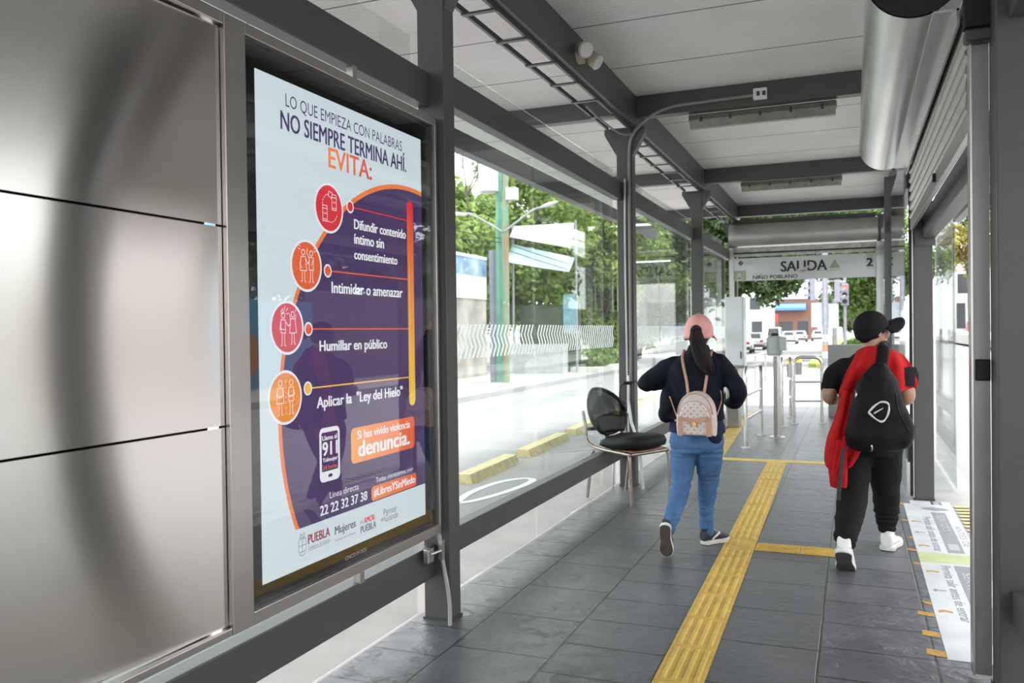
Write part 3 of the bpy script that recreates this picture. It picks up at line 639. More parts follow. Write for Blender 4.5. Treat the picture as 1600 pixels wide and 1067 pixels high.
sg([(-.94, 2.50), (-.86, 2.495), (-.78, 2.50), (-.66, 2.60), (-.70, 2.60), (-.80, 2.56), (-.88, 2.545)], 'peeled_patch', mat('peeled_paint', (.50, .48, .45), .6), .0045); sg([(-.88, 2.50), (-.80, 2.495), (-.74, 2.515), (-.80, 2.52)], 'peeled_edge', mat('peeled_brown', (.2, .13, .09), .7), .006)
for p in (((-1.86, 2.68), (.03)),): 
    cx, cz = p[0]
    strokes([[(cx - .04, cz), (cx, cz + .04), (cx + .04, cz), (cx, cz - .04), (cx - .04, cz)], [(cx - .02, cz + .02), (cx + .02, cz - .02)], [(cx - .022, cz - .018), (cx, cz), (cx + .02, cz + .018)]], .014, (0, 15.6, 0), (1, 0, 0), (0, 0, 1), .002).build('logo_mark', SB, ES, fix=False)
sgt('RED URBANA', PGREY, -1.79, -1.68, 2.70, 2.72, 0, 'small_lettering') if False else None
for k, w in enumerate((.12, .14, .11)): sg(rc(-1.79, -1.79 + w, 2.705 - k * .03, 2.717 - k * .03), 'logo_rule', SLG)
jm = lambda lab, x0, x1: tag(MB().box(x0, x1, 15.58, 15.66, 0, 2.96).build('door_jamb', mat('jamb_white', (.58, .585, .57), .5, 0, .08, 3), bevel=.004), lab, 'door jamb')
jm('pale upright jamb at the left end of the exit sign', -2.06, -1.985); jm('pale upright jamb at the right end of the exit sign', .37, .445)

# cabinet
CA = thing('control_cabinet', 'tall white metal control cabinet beside the exit on the left', 'cabinet', (-1.86, 14.9, 0))
MB().box(-2.03, -1.72, 14.75, 15.15, .0, 2.05).build('body', mat('cabinet_white', (.66, .68, .70), .4, 0, .04, 3), CA, bevel=.01)
dr = MB().box(-2.01, -1.74, 14.735, 14.75, .03, 2.03).build('door', mat('cabinet_white', 0), CA, bevel=.004)
MB().box(-1.775, -1.76, 14.722, 14.735, 1.0, 1.12).build('handle', BLACK, dr)
MB().box(-1.73, -1.719, 14.86, 14.9, 1.65, 1.9).build('hinge', BLACK, CA); MB().box(-1.73, -1.719, 14.86, 14.9, .9, 1.05).build('hinge', BLACK, CA)

# railings, validator
def hoop(lab, a, b, h, r=.026, bars=(.36, .66), roundc=.12):
    a = Vector((*a, 0)); b = Vector((*b, 0)); d = (b - a).normalized(); up = Vector((0, 0, 1))
    t = thing('hoop_railing', lab, 'railing', tuple((a + b) / 2), 'stainless hoop railings')
    pts = [a + up * .01, a + up * (h - roundc)]
    for k in range(1, 6): pts.append(a + up * (h - roundc) + d * roundc * (1 - math.cos(R(18 * k))) + up * roundc * math.sin(R(18 * k)))
    q = [b + (p - a) - 2 * d * (p - a).dot(d) for p in pts]
    MB().tube(pts + q[::-1], r, 14).build('hoop', STEEL, t, smooth='auto')
    for z in bars: MB().tube([a + up * z, b + up * z], r * .75, 12).build('cross_bar', STEEL, t, smooth='auto')
    for p in (a, b):
        f = MB().cyl(p, p + up * .012, .062, 20).build('foot_flange', STEEL, t, smooth='auto')
        for k in range(4): MB().cyl(p + Vector((.045 * math.cos(k * PI / 2), .045 * math.sin(k * PI / 2), .012)), p + Vector((.045 * math.cos(k * PI / 2), .045 * math.sin(k * PI / 2), .024)), .007, 8).build('bolt', STEEL, f)
    return t
hoop('near stainless hoop railing seen end-on, right of the woman', (-1.265, 10.95), (-1.205, 12.3), 1.01)
hoop('far stainless hoop railing facing the camera, left of the person in black', (-.87, 13.95), (-.46, 14.05), 1.05)
hoop('stainless hoop railing behind the validator pole', (-1.02, 13.5), (-.985, 14.9), 1.05)
VA = thing('card_validator', 'grey card reader box on a slim stainless pole between the railings', 'card reader', (-.985, 12.15, 0))
MB().box(-1.025, -.975, 12.12, 12.17, .012, 1.12).build('pole', mat('dull_steel', (.30, .29, .27), .35, .9, .1, 5), VA, bevel=.006)
MB().box(-.975, -.935, 12.12, 12.17, 0.012, 1.15).build('pole_cover', STEEL, VA, bevel=.004)
MB().box(-1.08, -.88, 12.05, 12.25, 0, .012).build('base_plate', STEEL, VA)
rd = MB().prism(rrect(-.105, .085, 0, .27, .035), (-.995, 12.07, 1.13), (1, 0, 0), (0, 0, 1), (0, .14, 0)).build('reader_body', mat('reader_grey', (.30, .32, .32), .4, 0, .06), VA, smooth='auto')
MB().prism(rrect(-.085, .02, .02, .25, .02), (-.995, 12.066, 1.13), (1, 0, 0), (0, 0, 1), (0, .004, 0)).build('reader_face', mat('reader_face', (.38, .42, .41), .25), rd)
MB().box(-.93, -.85, 12.06, 12.2, 1.2, 1.39).build('reader_box', mat('reader_box', (.42, .45, .48), .4), VA, bevel=.006)
MB().cyl((-1.0, 12.13, 1.39), (-1.0, 12.13, 1.44), .05, 16).build('antenna', BLACK, VA, smooth='auto')
tag(MB().box(-.40, .28, 15.2, 15.3, 0, 1.22).build('gate_panel', mat('panel_grey', (.26, .26, .25), .45, .2, .08, 4), bevel=.008), 'grey metal gate panel behind the person in black', 'gate panel')
tag(MB().tube([(-1.72, 14.0, .93), (-1.5, 14.0, .93)], .025, 12).build('turnstile_arm', STEEL, smooth='auto'), 'short horizontal steel turnstile arm in front of the white cabinet', 'turnstile arm') if False else None
TS = thing('turnstile', 'steel turnstile post with a short arm in front of the white cabinet', 'turnstile', (-1.66, 13.2, 0))
MB().box(-1.80, -1.62, 13.1, 13.5, 0, .95).build('body', mat('dull_steel', 0), TS, bevel=.02); MB().tube([(-1.64, 13.15, .93), (-1.38, 13.15, .93)], .022, 12).build('arm', STEEL, TS, smooth='auto')

# ------------------------------------------------------------------ cable trays between the posts
def tray(y0, y1, lab):
    t = thing('cable_tray', lab, 'cable tray', (-2.06, (y0 + y1) / 2, 3.42), 'ladder cable trays')
    for x in (-2.17, -1.97): MB().box(x, x + .02, y0, y1, 3.415, 3.45).build('side_rail', GREY, t)
    n = int((y1 - y0) / .52); s = (y1 - y0) / n
    for k in range(n + 1): MB().box(-2.17, -1.95, y0 + k * s - .018, y0 + k * s + .018, 3.405, 3.417).build('rung', GREY, t)
tray(4.1, 7.85, 'ladder-like cable tray above the tall panes between the display and the chair')
tray(8.15, 11.85, 'ladder-like cable tray in the second roof bay, beyond the chair')
tray(12.15, 15.7, 'ladder-like cable tray in the last roof bay before the exit')
tray(.1, 3.85, 'ladder-like cable tray above the advertising display')
# tube lamps
LG = mat('dusty_diffuser', (.26, .25, .205), .45, 0, .25, 9); LB = mat('lamp_body', (.15, .14, .125), .5, 0, .25, 9)
def lamp(lab, y, x0=-1.43, x1=-.12, z=3.53):
    t = thing('tube_lamp', lab, 'lamp', ((x0 + x1) / 2, y, z), 'unlit tube lamps under the cross beams')
    MB().box(x0, x1, y - .06, y + .06, z - .06, z).build('body', LB, t, bevel=.012)
    pr = [(-.065, -.055), (-.06, -.095), (-.03, -.125), (.03, -.125), (.06, -.095), (.065, -.055)]
    MB().loft([[Vector((x, y + p[0], z + p[1])) for p in pr] for x in (x0 + .01, x1 - .01)]).build('diffuser', LG, t, smooth='auto')
    for k in range(5):
        x = x0 + .12 + k * (x1 - x0 - .24) / 4
        MB().box(x - .012, x + .012, y - .068, y - .058, z - .075, z - .03).build('clip', GREYD, t)
    return t
lamp('dusty unlit tube lamp under the nearer cross beam', 8.12); lamp('dusty unlit tube lamp under the farther cross beam', 12.12)
OB = thing('outlet_box', 'small white double outlet box on the nearer cross beam', 'outlet', (-.76, 7.93, 3.56))
MB().box(-.82, -.70, 7.90, 7.94, 3.565, 3.665).build('box', WHITE, OB, bevel=.004)
for x in (-.79, -.74): MB().box(x, x + .028, 7.896, 7.9, 3.595, 3.635).build('socket', GREYD, OB)
CW = mat('grey_conduit', (.24, .235, .22), .5)
tag(MB().tube(crom([(-.82, 7.925, 3.61), (-1.3, 7.925, 3.60), (-1.55, 7.925, 3.59), (-1.72, 7.92, 3.54), (-1.84, 7.915, 3.46), (-1.93, 7.91, 3.36), (-1.97, 7.925, 3.2), (-1.975, 7.925, 2.6), (-1.975, 7.925, 1.8), (-1.98, 7.925, 1.0)], 6), .014, 8).build('conduit', CW, smooth='auto'), 'grey flexible conduit curving from the outlet box down the post behind the chair', 'conduit')
tag(MB().tube(crom([(-2.08, 6.9, 3.40), (-2.05, 7.3, 3.36), (-1.99, 7.7, 3.33), (-1.93, 7.9, 3.37)], 6), .009, 8).build('cable', CW, smooth='auto'), 'thin grey cable sagging from the cable tray to the post top', 'cable')
tag(MB().tube(crom([(-2.015, 7.92, 2.95), (-2.02, 7.925, 2.2), (-2.015, 7.925, 1.5), (-2.012, 7.925, 1.0)], 4), .010, 8).build('cable', mat('white_cable', (.6, .6, .58), .4), smooth='auto'), 'white cable running down the face of the post behind the chair', 'cable')
# twin-head emergency light on the roof beam
EL = thing('emergency_light', 'cream twin-head emergency spotlight on the long roof beam', 'spotlight', (-1.87, 6.1, 3.56))
MB().cyl((-1.90, 6.1, 3.58), (-1.855, 6.1, 3.58), .075, 20).build('base', mat('aged_cream', (.52, .48, .36), .45, 0, .12), EL, smooth='auto')
for a, b in (((-1.86, 6.02, 3.60), (-1.79, 5.94, 3.55)), ((-1.85, 6.17, 3.575), (-1.765, 6.17, 3.52))):
    a = Vector(a); b = Vector(b); h = MB().tube([a, a.lerp(b, .4), b], [.03, .05, .06], 18).build('lamp_head', mat('aged_cream', 0), EL, smooth='auto')
    MB().tube([b, b + (b - a).normalized() * .012], [.058, .05], 18).build('lens', mat('lamp_lens', (.6, .6, .58), .1), h, smooth='auto')
# flexible conduit and latch at the foot of the display
tag(MB().tube(crom([(-1.975, 3.855, .472), (-1.972, 3.875, .40), (-1.965, 3.885, .30), (-1.945, 3.885, .2), (-1.93, 3.88, .1), (-1.93, 3.88, .0)], 5), .011, 10).build('conduit', mat('pale_conduit', (.36, .355, .34), .5), smooth='auto'), 'pale flexible conduit from the display down to the floor beside the post', 'conduit')
LT = thing('latch_bracket', 'small metal latch bracket on the rail end below the display', 'latch', (-1.99, 3.8, .38))
MB().box(-2.005, -1.975, 3.74, 3.80, .345, .415).build('bracket', SATIN, LT, bevel=.004); MB().tube([(-1.98, 3.77, .385), (-1.965, 3.86, .385)], .009, 8).build('pin', SATIN, LT); MB().box(-1.975, -1.955, 3.85, 3.88, .34, .44).build('catch', SATIN, LT)
# folded wire stand tied to the second post
WS = thing('wire_stand', 'thin white forked metal stand tied to the post behind the chair', 'stand', (-1.99, 7.9, 0))
WM = mat('pale_tube', (.62, .62, .61), .35, .6)
MB().tube([(-1.995, 7.905, 1.07), (-2.0, 7.90, .80)], .013, 8).build('stem', WM, WS); MB().tube([(-2.0, 7.895, .83), (-1.965, 7.88, .62), (-1.885, 7.86, .40), (-1.85, 7.85, 0)], .014, 8).build('leg', WM, WS)
MB().tube([(-2.0, 7.895, .72), (-2.06, 7.88, .58), (-2.13, 7.86, .40), (-2.15, 7.86, 0)], .009, 8).build('leg', WM, WS); MB().tube([(-2.0, 7.90, .80), (-1.998, 7.90, 0)], .009, 8).build('leg', WM, WS)
MB().tube([(-2.03, 7.88, 1.0), (-1.96, 7.88, 1.0)], .016, 8).build('tie', BLACK, WS)
MB().tube(crom([(-2.0, 7.90, 1.0), (-2.06, 7.86, .97), (-2.07, 7.85, .86), (-2.02, 7.87, .80)], 5), .005, 6).build('tie_tail', BLACK, WS); MB().tube(crom([(-1.98, 7.89, 1.0), (-1.92, 7.87, 1.02), (-1.88, 7.86, .97)], 5), .005, 6).build('tie_tail', BLACK, WS)

# ------------------------------------------------------------------ the chair
CH = thing('chair', 'black cushioned chair with a mesh back and worn steel tube legs by the left glass', 'chair', (-1.865, 7.40, 0))
def chm():
    ang = R(-27); c = Vector((-1.865, 7.40, 0)); return Matrix.Translation(c) @ Matrix.Rotation(ang, 4, 'Z')
CM = chm()
def cp(x, y, z): return CM @ Vector((x, y, z))
TUB = mat('worn_steel_tube', (.30, .25, .215), .32, .9, .2, 12)
SW = .26
for sx, sy in ((1, -1), (1, 1), (-1, -1), (-1, 1)):
    MB().tube(crom([cp(sx * .20, sy * (SW - .02), .425), cp(sx * .225, sy * SW, .395), cp(sx * .235 if sx > 0 else -.25, sy * SW, .2), cp(sx * .245 if sx > 0 else -.28, sy * SW, 0)], 5),   .0150, 10).build('leg', TUB, CH, smooth='auto')
loop = [cp(-.23, -SW, .45), cp(.18, -SW, .435), cp(.24, -SW + .05, .435), cp(.25, 0, .435), cp(.24, SW - .05, .435), cp(.18, SW, .435), cp(-.27, SW, .45)]
MB().tube(crom([cp(-.325, -SW, .78), cp(-.295, -SW, .66), cp(-.235, -SW, .48)] + loop[1:-1] + [cp(-.235, SW, .48), cp(-.295, SW, .66), cp(-.325, SW, .78)], 6), .0150, 10).build('frame', TUB, CH, smooth='auto')
MB().box(.02, .22, -.2, .2, .445, .455, CM).build('seat_board', mat('orange_brown_board', (.42, .16, .08), .5), CH)
def seat(u, v):
    a = u * 2 * PI
    return None
ct = MB(); rings = []
for t, zz in ((0.80, .452), (1.0, .472), (1.04, .508), (.99, .545), (.80, .566), (.45, .578), (.1, .58)):
    ring = []
    for i in range(40):
        a = 2 * PI * i / 40; ca, sa = math.cos(a), math.sin(a)
        sup = lambda q: math.copysign(abs(q) ** .75, q)
        x = .03 + .275 * sup(ca) * t; yy = .265 * sup(sa) * t * (1 - .10 * (1 - ca) / 2)
        ring.append(cp(x, yy, zz + (.02 if x > .1 else 0) * min(t, 1) - .03 * (x < -.1) * (zz > .5)))
    rings.append(ring)
ct.loft(rings).build('seat_cushion', mat('black_cushion', (.008, .009, .009), .6, 0, .2, 10, .1, 60, spec=.25), CH, smooth=True)
# backrest: curved black shell rim with a mesh panel
def bk(u, v):   # u across -1..1, v up 0..1
    wy = .235 * (1 - .35 * abs(2 * v - .95) ** 2.2)
    return cp(-.255 - .10 * v - .05 * v * v + .055 * u * u, u * wy, .56 + .40 * v)
rim = []
for i in range(48):
    a = 2 * PI * i / 48; u = math.copysign(abs(math.cos(a)) ** .7, math.cos(a)); v = .5 + .5 * math.copysign(abs(math.sin(a)) ** .8, math.sin(a)); rim.append((u, v))
MB().tube([bk(*p) for p in rim] + [bk(*rim[0])], .018, 8).build('back_rim', mat('black_plastic', 0), CH, smooth=True)
mesh_m = glass_mat('mesh_weave', (.26, .26, .26), .3, .0)
gb = MB(); gb.loft([[bk(.97 * p[0] * s, .5 + (p[1] - .5) * s) for p in rim] for s in (1, .7, .4, .1)], caps=True)
gb.build('back_mesh', mesh_m, CH, smooth=True)
low = MB(); low.grid(10, 6, lambda u, v: bk((u * 2 - 1) * .93, .02 + .40 * v * (1 - .25 * (u * 2 - 1) ** 2)))
lo = low.build('back_pad', mat('black_plastic', 0), CH, smooth=True); sm = lo.modifiers.new('t', 'SOLIDIFY'); sm.thickness = .03
MB().box(-.315, -.255, -.24, .24, .60, .63, CM).build('back_crossbar', BLACK, CH, bevel=.006)
MB().tube([cp(-.15, 0, .46), cp(-.23, 0, .475), cp(-.27, 0, .53), cp(-.285, 0, .64)], [(.03, .008)] * 4, 8).build('back_bracket', GREYD, CH)
for sy in (-.1, .12): MB().cyl(cp(-.02, sy, .40), cp(-.02, sy, .455), .018, 10).build('adjuster_knob', BLACK, CH)
# ================================================================== the street
ROAD = mat('pale_asphalt', (.255, .255, .26), .85, 0, .10, 1.2, .15, 50); WALKM = mat('pale_sidewalk', (.36, .35, .335), .85, 0, .10, 2, .1, 30)
LINE = mat('worn_white_paint', (.68, .68, .67), .7, 0, .08, 8); YELK = mat('worn_yellow_kerb', (.56, .47, .24), .75, 0, .2, 10, .1, 40)
tag(MB().box(-9.3, 9.5, -25, 220, -.4, -.3).build('road', ROAD), 'pale asphalt road on both sides of the platform', kind='structure')
tag(MB().box(-16, -9.3, -25, 160, -.4, -.15).build('sidewalk_left', WALKM), 'pale sidewalk across the street on the left', kind='structure')
tag(MB().box(9.5, 40, -25, 160, -.4, -.13).build('sidewalk_right', WALKM), 'pale sidewalk across the street on the right', kind='structure')
tag(MB().box(-2.7, 1.2, 17.2, 33, -.4, -.2).build('exit_ramp', CONC), 'pale concrete ramp leading from the exit to the crossing', kind='structure')
tag(MB().box(-60, -16, -40, 220, -.5, -.2).box(40, 80, -40, 220, -.5, -.2).build('ground', mat('earth', (.2, .19, .14), .9, 0, .2, 1)), 'bare ground behind the street walls', kind='structure')
MEDI = MB().box(-1.9, 1.4, 41, 150, -.3, -.14).build('median', mat('median_grass', (.16, .24, .07), .9, 0, .3, 3, .3, 30)); tag(MEDI, 'planted median strip beyond the crossing', kind='structure')
KB = [(9.1, 10.8, -4.33, 'nearest, left of the chair'), (11.3, 13.35, -4.42, 'second from the nearest'), (13.9, 16.6, -4.55, 'third, behind the chair back'), (17.3, 19.8, -4.7, 'fourth, right of the chair post'), (20.6, 23.2, -4.9, 'farthest of the five')]
for a, b, x, w in KB:
    o = MB().loft([[Vector((x + p[0] + (y - a) * -.045, y, p[1])) for p in ((-.13, -.3), (-.09, -.19), (.09, -.19), (.13, -.3))] for y in (a, a + .12, b - .12, b)]).build('lane_divider', YELK)
    tag(o, 'pale yellow lane divider on the left road, ' + w, 'lane divider', 'yellow lane dividers on the left road')
for i, (x, a, b) in enumerate(((-6.75, 12.5, 16), (-6.85, 19, 23), (-6.95, 26.5, 31), (-5.9, 30, 46))):
    tag(MB().box(x, x + .12, a, b, -.3, -.296).build('lane_line', LINE), 'white painted lane line on the left road, ' + ('nearest dash', 'second dash', 'third dash', 'long far dash')[i], 'road marking', 'white lane lines on the left road')
lp = crom([(-3.9, 8.0), (-3.75, 8.25), (-3.62, 8.9), (-3.6, 9.5), (-3.75, 9.65), (-3.95, 9.3), (-4.0, 8.6), (-3.9, 8.0)], 6)
rb = MB(); n_ = len(lp) - 1
for k in range(n_):
    a, c = Vector((*lp[k - 1 if k else n_ - 1], 0)), Vector((*lp[k + 1], 0)); t_ = (c - a).normalized(); q_ = Vector((-t_.y, t_.x, 0)) * .045; p_ = Vector((lp[k][0], lp[k][1], -.296)); rb.v += [tuple(p_ - q_), tuple(p_ + q_)]
rb.f = [(2 * k, 2 * ((k + 1) % n_), 2 * ((k + 1) % n_) + 1, 2 * k + 1) for k in range(n_)]
tag(rb.build('bike_symbol', LINE, None), 'worn white painted loop on the bus lane just outside the tall pane', 'road marking')
tag(MB().box(-3.2, -3.12, 6, 34, -.3, -.296).build('edge_line', LINE), 'long white edge line on the bus lane along the platform', 'road marking')
CX_ = thing('crosswalk', 'white crosswalk bars painted on the road beyond the exit', 'road marking', (-4.5, 35, -.3))
for k in range(7): MB().box(-8.6 + k * 1.0, -8.1 + k * 1.0, 33.5, 37, -.3, -.296).build('bar', LINE, CX_)

# ------------------------------------------------------------------ trees
LEAFS = {}
def leaf_mat(name, c1, c2):
    m = mat(name, c1, .55, 0, 0, .9, col2=c2); nt = m.node_tree; N = nt.nodes; L = nt.links
    if 'tl' not in LEAFS.get(name, ''):
        b = N['Principled BSDF']; t = N.new('ShaderNodeBsdfTranslucent'); mx = N.new('ShaderNodeMixShader'); mx.inputs['Fac'].default_value = .35
        L.new(b.inputs['Base Color'].links[0].from_socket, t.inputs['Color']); L.new(b.outputs[0], mx.inputs[1]); L.new(t.outputs[0], mx.inputs[2])
        L.new(mx.outputs[0], N['Material Output'].inputs['Surface']); LEAFS[name] = 'tl'
    return m
BARK = mat('bark', (.12, .09, .07), .9, 0, .3, 8, .4, 30)
def tree(lab, base, crowns, n, size, m, seed, trunk_r=.16, name='street_tree', cat='tree', group=None, trunk=True):
    rnd = random.Random(seed); t = thing(name, lab, cat, base, group)
    b = Vector(base); mb = MB(); vol = [c[1][0] * c[1][1] * c[1][2] for c in crowns]; tot = sum(v ** .8 for v in vol)
    for (c, r), v in zip(crowns, vol):
        c = Vector(c); k = max(4, int(22 * (v ** .8) / tot * len(crowns)))
        cl = []
        for _ in range(k):
            d = Vector((rnd.gauss(0, 1), rnd.gauss(0, 1), rnd.gauss(0, 1))).normalized() * rnd.uniform(.45, .95)
            cl.append((c + Vector((d.x * r[0], d.y * r[1], d.z * r[2])), rnd.uniform(.28, .5)))
        for _ in range(int(n * v ** .8 / tot)):
            cc, q = rnd.choice(cl); d = Vector((rnd.gauss(0, 1), rnd.gauss(0, 1), rnd.gauss(0, .8))).normalized() * rnd.uniform(.35, 1)
            p = cc + Vector((d.x * r[0] * q, d.y * r[1] * q, d.z * r[2] * q))
            nrm = (d + Vector((rnd.gauss(0, .6), rnd.gauss(0, .6), rnd.gauss(.4, .6)))).normalized()
            u = nrm.orthogonal().normalized(); u.rotate(Quaternion(nrm, rnd.uniform(0, 6.28))); w = nrm.cross(u); s = size * rnd.uniform(.6, 1.3)
            mb.v += [tuple(p - u * s), tuple(p + w * s * .5 - nrm * s * .12), tuple(p + u * s), tuple(p - w * s * .5 - nrm * s * .12)]
            i = len(mb.v) - 4; mb.f.append((i, i + 1, i + 2, i + 3))
    mb.build('foliage', m, t, fix=False)
    if trunk:
        tb = MB(); top = Vector(crowns[0][0])
        tb.tube(crom([tuple(b), tuple(b.lerp(top, .35) + Vector((rnd.uniform(-.15, .15), 0, 0))), tuple(b.lerp(top, .7)), tuple(top)], 4), [trunk_r * (1 - .6 * i / 12) for i in range(13)], 9)
        for c, r in crowns:
            for _ in range(3):
                d = Vector((rnd.uniform(-.7, .7) * r[0], rnd.uniform(-.7, .7) * r[1], rnd.uniform(0, .7) * r[2])) + Vector(c); a = b.lerp(top, rnd.uniform(.5, .8))
                tb.tube([a, a.lerp(d, .5) + Vector((0, 0, .15)), d], [trunk_r * .45, trunk_r * .3, trunk_r * .12], 6)
        tb.build('trunk', BARK, t, smooth=True)
    return t
LA = leaf_mat('leaf_bright', (.17, .28, .05), (.34, .45, .11)); LBk = leaf_mat('leaf_mid', (.10, .185, .04), (.22, .32, .085)); LD = leaf_mat('leaf_dark', (.035, .075, .022), (.095, .16, .042)); LY = leaf_mat('leaf_yellow', (.30, .27, .06), (.42, .38, .1))
tree('bright green tree behind the mural wall, left of the green utility pole', (-15.2, 31.5, -.2), [((-14.9, 31.5, 4.6), (1.7, 2.6, 2.6)), ((-16.8, 33, 4.2), (2.6, 3, 2.6))], 14000, .19, LA, 1)
tree('large bright green tree right behind the green utility pole', (-15, 36, -.2), [((-13.9, 36, 6.4), (3.2, 3.3, 3.2)), ((-16.0, 37, 4.2), (2.6, 3, 2.6))], 20000, .19, LA, 2)
tree('tall mid-green tree above the white shade sails', (-13.5, 42, -.2), [((-12.9, 42, 6.2), (4.2, 3.5, 4.2)), ((-11, 43, 4.0), (3, 3, 3.4))], 20000, .19, LBk, 3)
tree('ivy-like green tree reaching the ground beside the shade sails', (-11.0, 39, -.2), [((-11.1, 39, 3.0), (1.7, 1.6, 3.2)), ((-10.6, 39.5, 5.6), (2.2, 2, 2.4))], 14000, .15, LA, 4)
tree('dark green tree seen through the glass right of the chair post', (-11.5, 48, -.2), [((-11, 48, 5.2), (4.5, 3.5, 4.4)), ((-8.5, 47, 5.8), (3.2, 3, 3.6))], 18000, .19, LBk, 5)
tree('broad dark street tree with its crown hanging over the parked cars beyond the exit', (-6.3, 46, -.15), [((-5.2, 45, 5.0), (3.4, 3, 2.5)), ((-3.4, 43.5, 4.4), (2.0, 2.2, 2.0)), ((-7.8, 46, 6.0), (3, 3, 2.8)), ((-4.5, 45, 7.6), (4, 3, 2.0))], 26000, .17, LD, 6)
tree('leafy median tree right of the traffic light', (.6, 52, -.14), [((.5, 52, 4.6), (2.5, 2.4, 3.3)), ((-.9, 51, 5.6), (2, 2, 2.6)), ((2.2, 53, 5.6), (2.4, 2.2, 2.8)), ((.2, 52, 8), (3, 3, 2.2))], 22000, .16, LBk, 7)
tree('tall tree added on the median, arching over the road to shade it', (.9, 66, -.14), [((-3.6, 66, 9.6), (4.6, 7, 2.2)), ((-1.0, 66, 9.0), (3.5, 5, 2.4)), ((-5.0, 78, 10), (4, 6, 2.2))], 16000, .26, LD, 21, trunk_r=.22)  # added so that its hidden crown casts shade on the road
tree('low bush at the foot of the median tree', (.2, 49, -.14), [((.2, 49, .5), (.9, .9, .6))], 1500, .10, LBk, 8, trunk=False, name='bush', cat='bush')
tree('tall dark tree far down the median', (1.6, 70, -.14), [((1.6, 70, 6), (3, 3, 4)), ((.2, 69, 7.5), (3, 3, 3))], 12000, .22, LBk, 9)
tree('hedge of low green bushes along the far sidewalk, behind the chair post', (-9.9, 36, -.15), [((-9.9, 34, .35), (.6, 1.6, .5)), ((-9.9, 37, .35), (.6, 1.6, .5))], 2500, .09, LBk, 10, trunk=False, name='hedge', cat='hedge')
tree('yellow-green tree beyond the open right doorway', (9.6, 84, .5), [((9.4, 84, 8.2), (3.0, 2.5, 2.6)), ((11, 84, 9.5), (2.2, 2, 2))], 4500, .22, LY, 11)
tree('tall conifer-like dark tree behind the yellow-green tree', (14.2, 114, .5), [((14.2, 114, 15.5), (3.2, 2.5, 4.5)), ((14.4, 114, 20), (1.9, 1.5, 4.5))], 3500, .28, LD, 12)
tree('green street tree seen through the narrow glass pane at the doorway', (6.2, 60, -.13), [((6.4, 60, 7.5), (1.4, 2, 2.5))], 1800, .2, LBk, 13) if False else None
# leafless tree at the top left of the tall pane
BT = thing('bare_tree', 'thin nearly leafless tree rising above the mural wall', 'tree', (-13.9, 29.9, -.2)); rnd = random.Random(5); tb = MB()
def twig(p, d, L0, r, k):
    q = p + d * L0; tb.tube([p, p.lerp(q, .5) + Vector((rnd.uniform(-.06, .06), 0, rnd.uniform(-.05, .05))), q], [r, r * .8, r * .55], 5)
    if k:
        for _ in range(3):
            e = (d + Vector((rnd.uniform(-.7, .7), rnd.uniform(-.5, .5), rnd.uniform(-.2, .6)))).normalized(); twig(p.lerp(q, rnd.uniform(.5, 1)), e, L0 * rnd.uniform(.6, .85), r * .55, k - 1)
twig(Vector((-13.9, 29.9, -.2)), Vector((0.0, 0, 1)), 6.0, .1, 0); twig(Vector((-13.9, 29.9, 5.7)), Vector((.0, 0, 1)), 1.5, .06, 4)
tb.build('branches', BARK, BT, smooth=True)

# ------------------------------------------------------------------ far sidewalk on the left: wall, pole, sails
MW = thing('street_wall', 'roadside wall with a blue mural band, white paint and bare weathered concrete below', 'wall', (-13, 24, -.15))
MB().box(-13.2, -13.0, 12, 29.6, -.15, 2.75).build('concrete_face', mat('weathered_concrete', (.36, .33, .30), .9, 0, .35, 1.2, .3, 12), MW)
MB().box(-13.22, -12.98, 12, 29.6, 2.75, 3.6).build('white_band', mat('wall_white', (.72, .73, .74), .7, 0, .06), MW)
MB().box(-13.22, -12.97, 12, 29.6, 3.6, 4.25).build('mural_band', mat('mural_blue', (.06, .12, .28), .7, 0, .4, 1.0, col2=(.42, .55, .66)), MW)
MB().box(-13.25, -12.95, 12, 29.6, 4.25, 4.36).build('coping', mat('coping_white', (.7, .72, .74), .6), MW)
sw = flat([(24.2, 3.68), (24.9, 3.75), (25.2, 4.05), (25.5, 3.95), (25.9, 4.18), (26.1, 3.85), (26.8, 4.02), (26.9, 3.9), (26.2, 3.62), (25.2, 3.62)], (-12.97, 0, 0), (0, 1, 0), (0, 0, 1), .005).build('mural_figure', WHITE, MW, fix=False)
MB().box(-12.99, -12.97, 22.0, 24.4, -.15, 1.5).build('red_patch', mat('wall_red', (.42, .09, .05), .8, 0, .3, 2), MW)
UP = thing('utility_pole', 'green and rust painted utility pole with a transformer box and two street lamp arms', 'utility pole', (-10.55, 25.4, -.15))
MB().cyl((-10.47, 25.4, -.15), (-10.42, 25.4, 6.95), .115, 14, .095).build('pole', mat('pole_patina', (.30, .20, .11), .6, 0, .3, 1.6, col2=(.20, .36, .26)), UP, smooth='auto')
MB().cyl((-10.78, 25.6, -.15), (-10.74, 25.6, 6.9), .12, 14, .10).build('pole', mat('pole_green', (.13, .33, .25), .55, 0, .2, 2), UP, smooth='auto')
MB().cyl((-11.05, 25.7, -.15), (-11.05, 25.7, 4.2), .11, 12).build('pole', mat('pole_bluegrey', (.22, .23, .30), .6), UP, smooth='auto')
MB().cyl((-11.05, 25.5, 6.1), (-11.05, 25.5, 7.0), .34, 18).build('transformer', mat('transformer_white', (.62, .64, .66), .5), UP, smooth='auto')
MB().box(-10.35, -10.0, 25.2, 25.5, 5.75, 6.15).build('meter_box', mat('meter_cream', (.6, .57, .5), .5), UP, bevel=.02)
LM = mat('lamp_arm_grey', (.38, .39, .40), .4, .5)
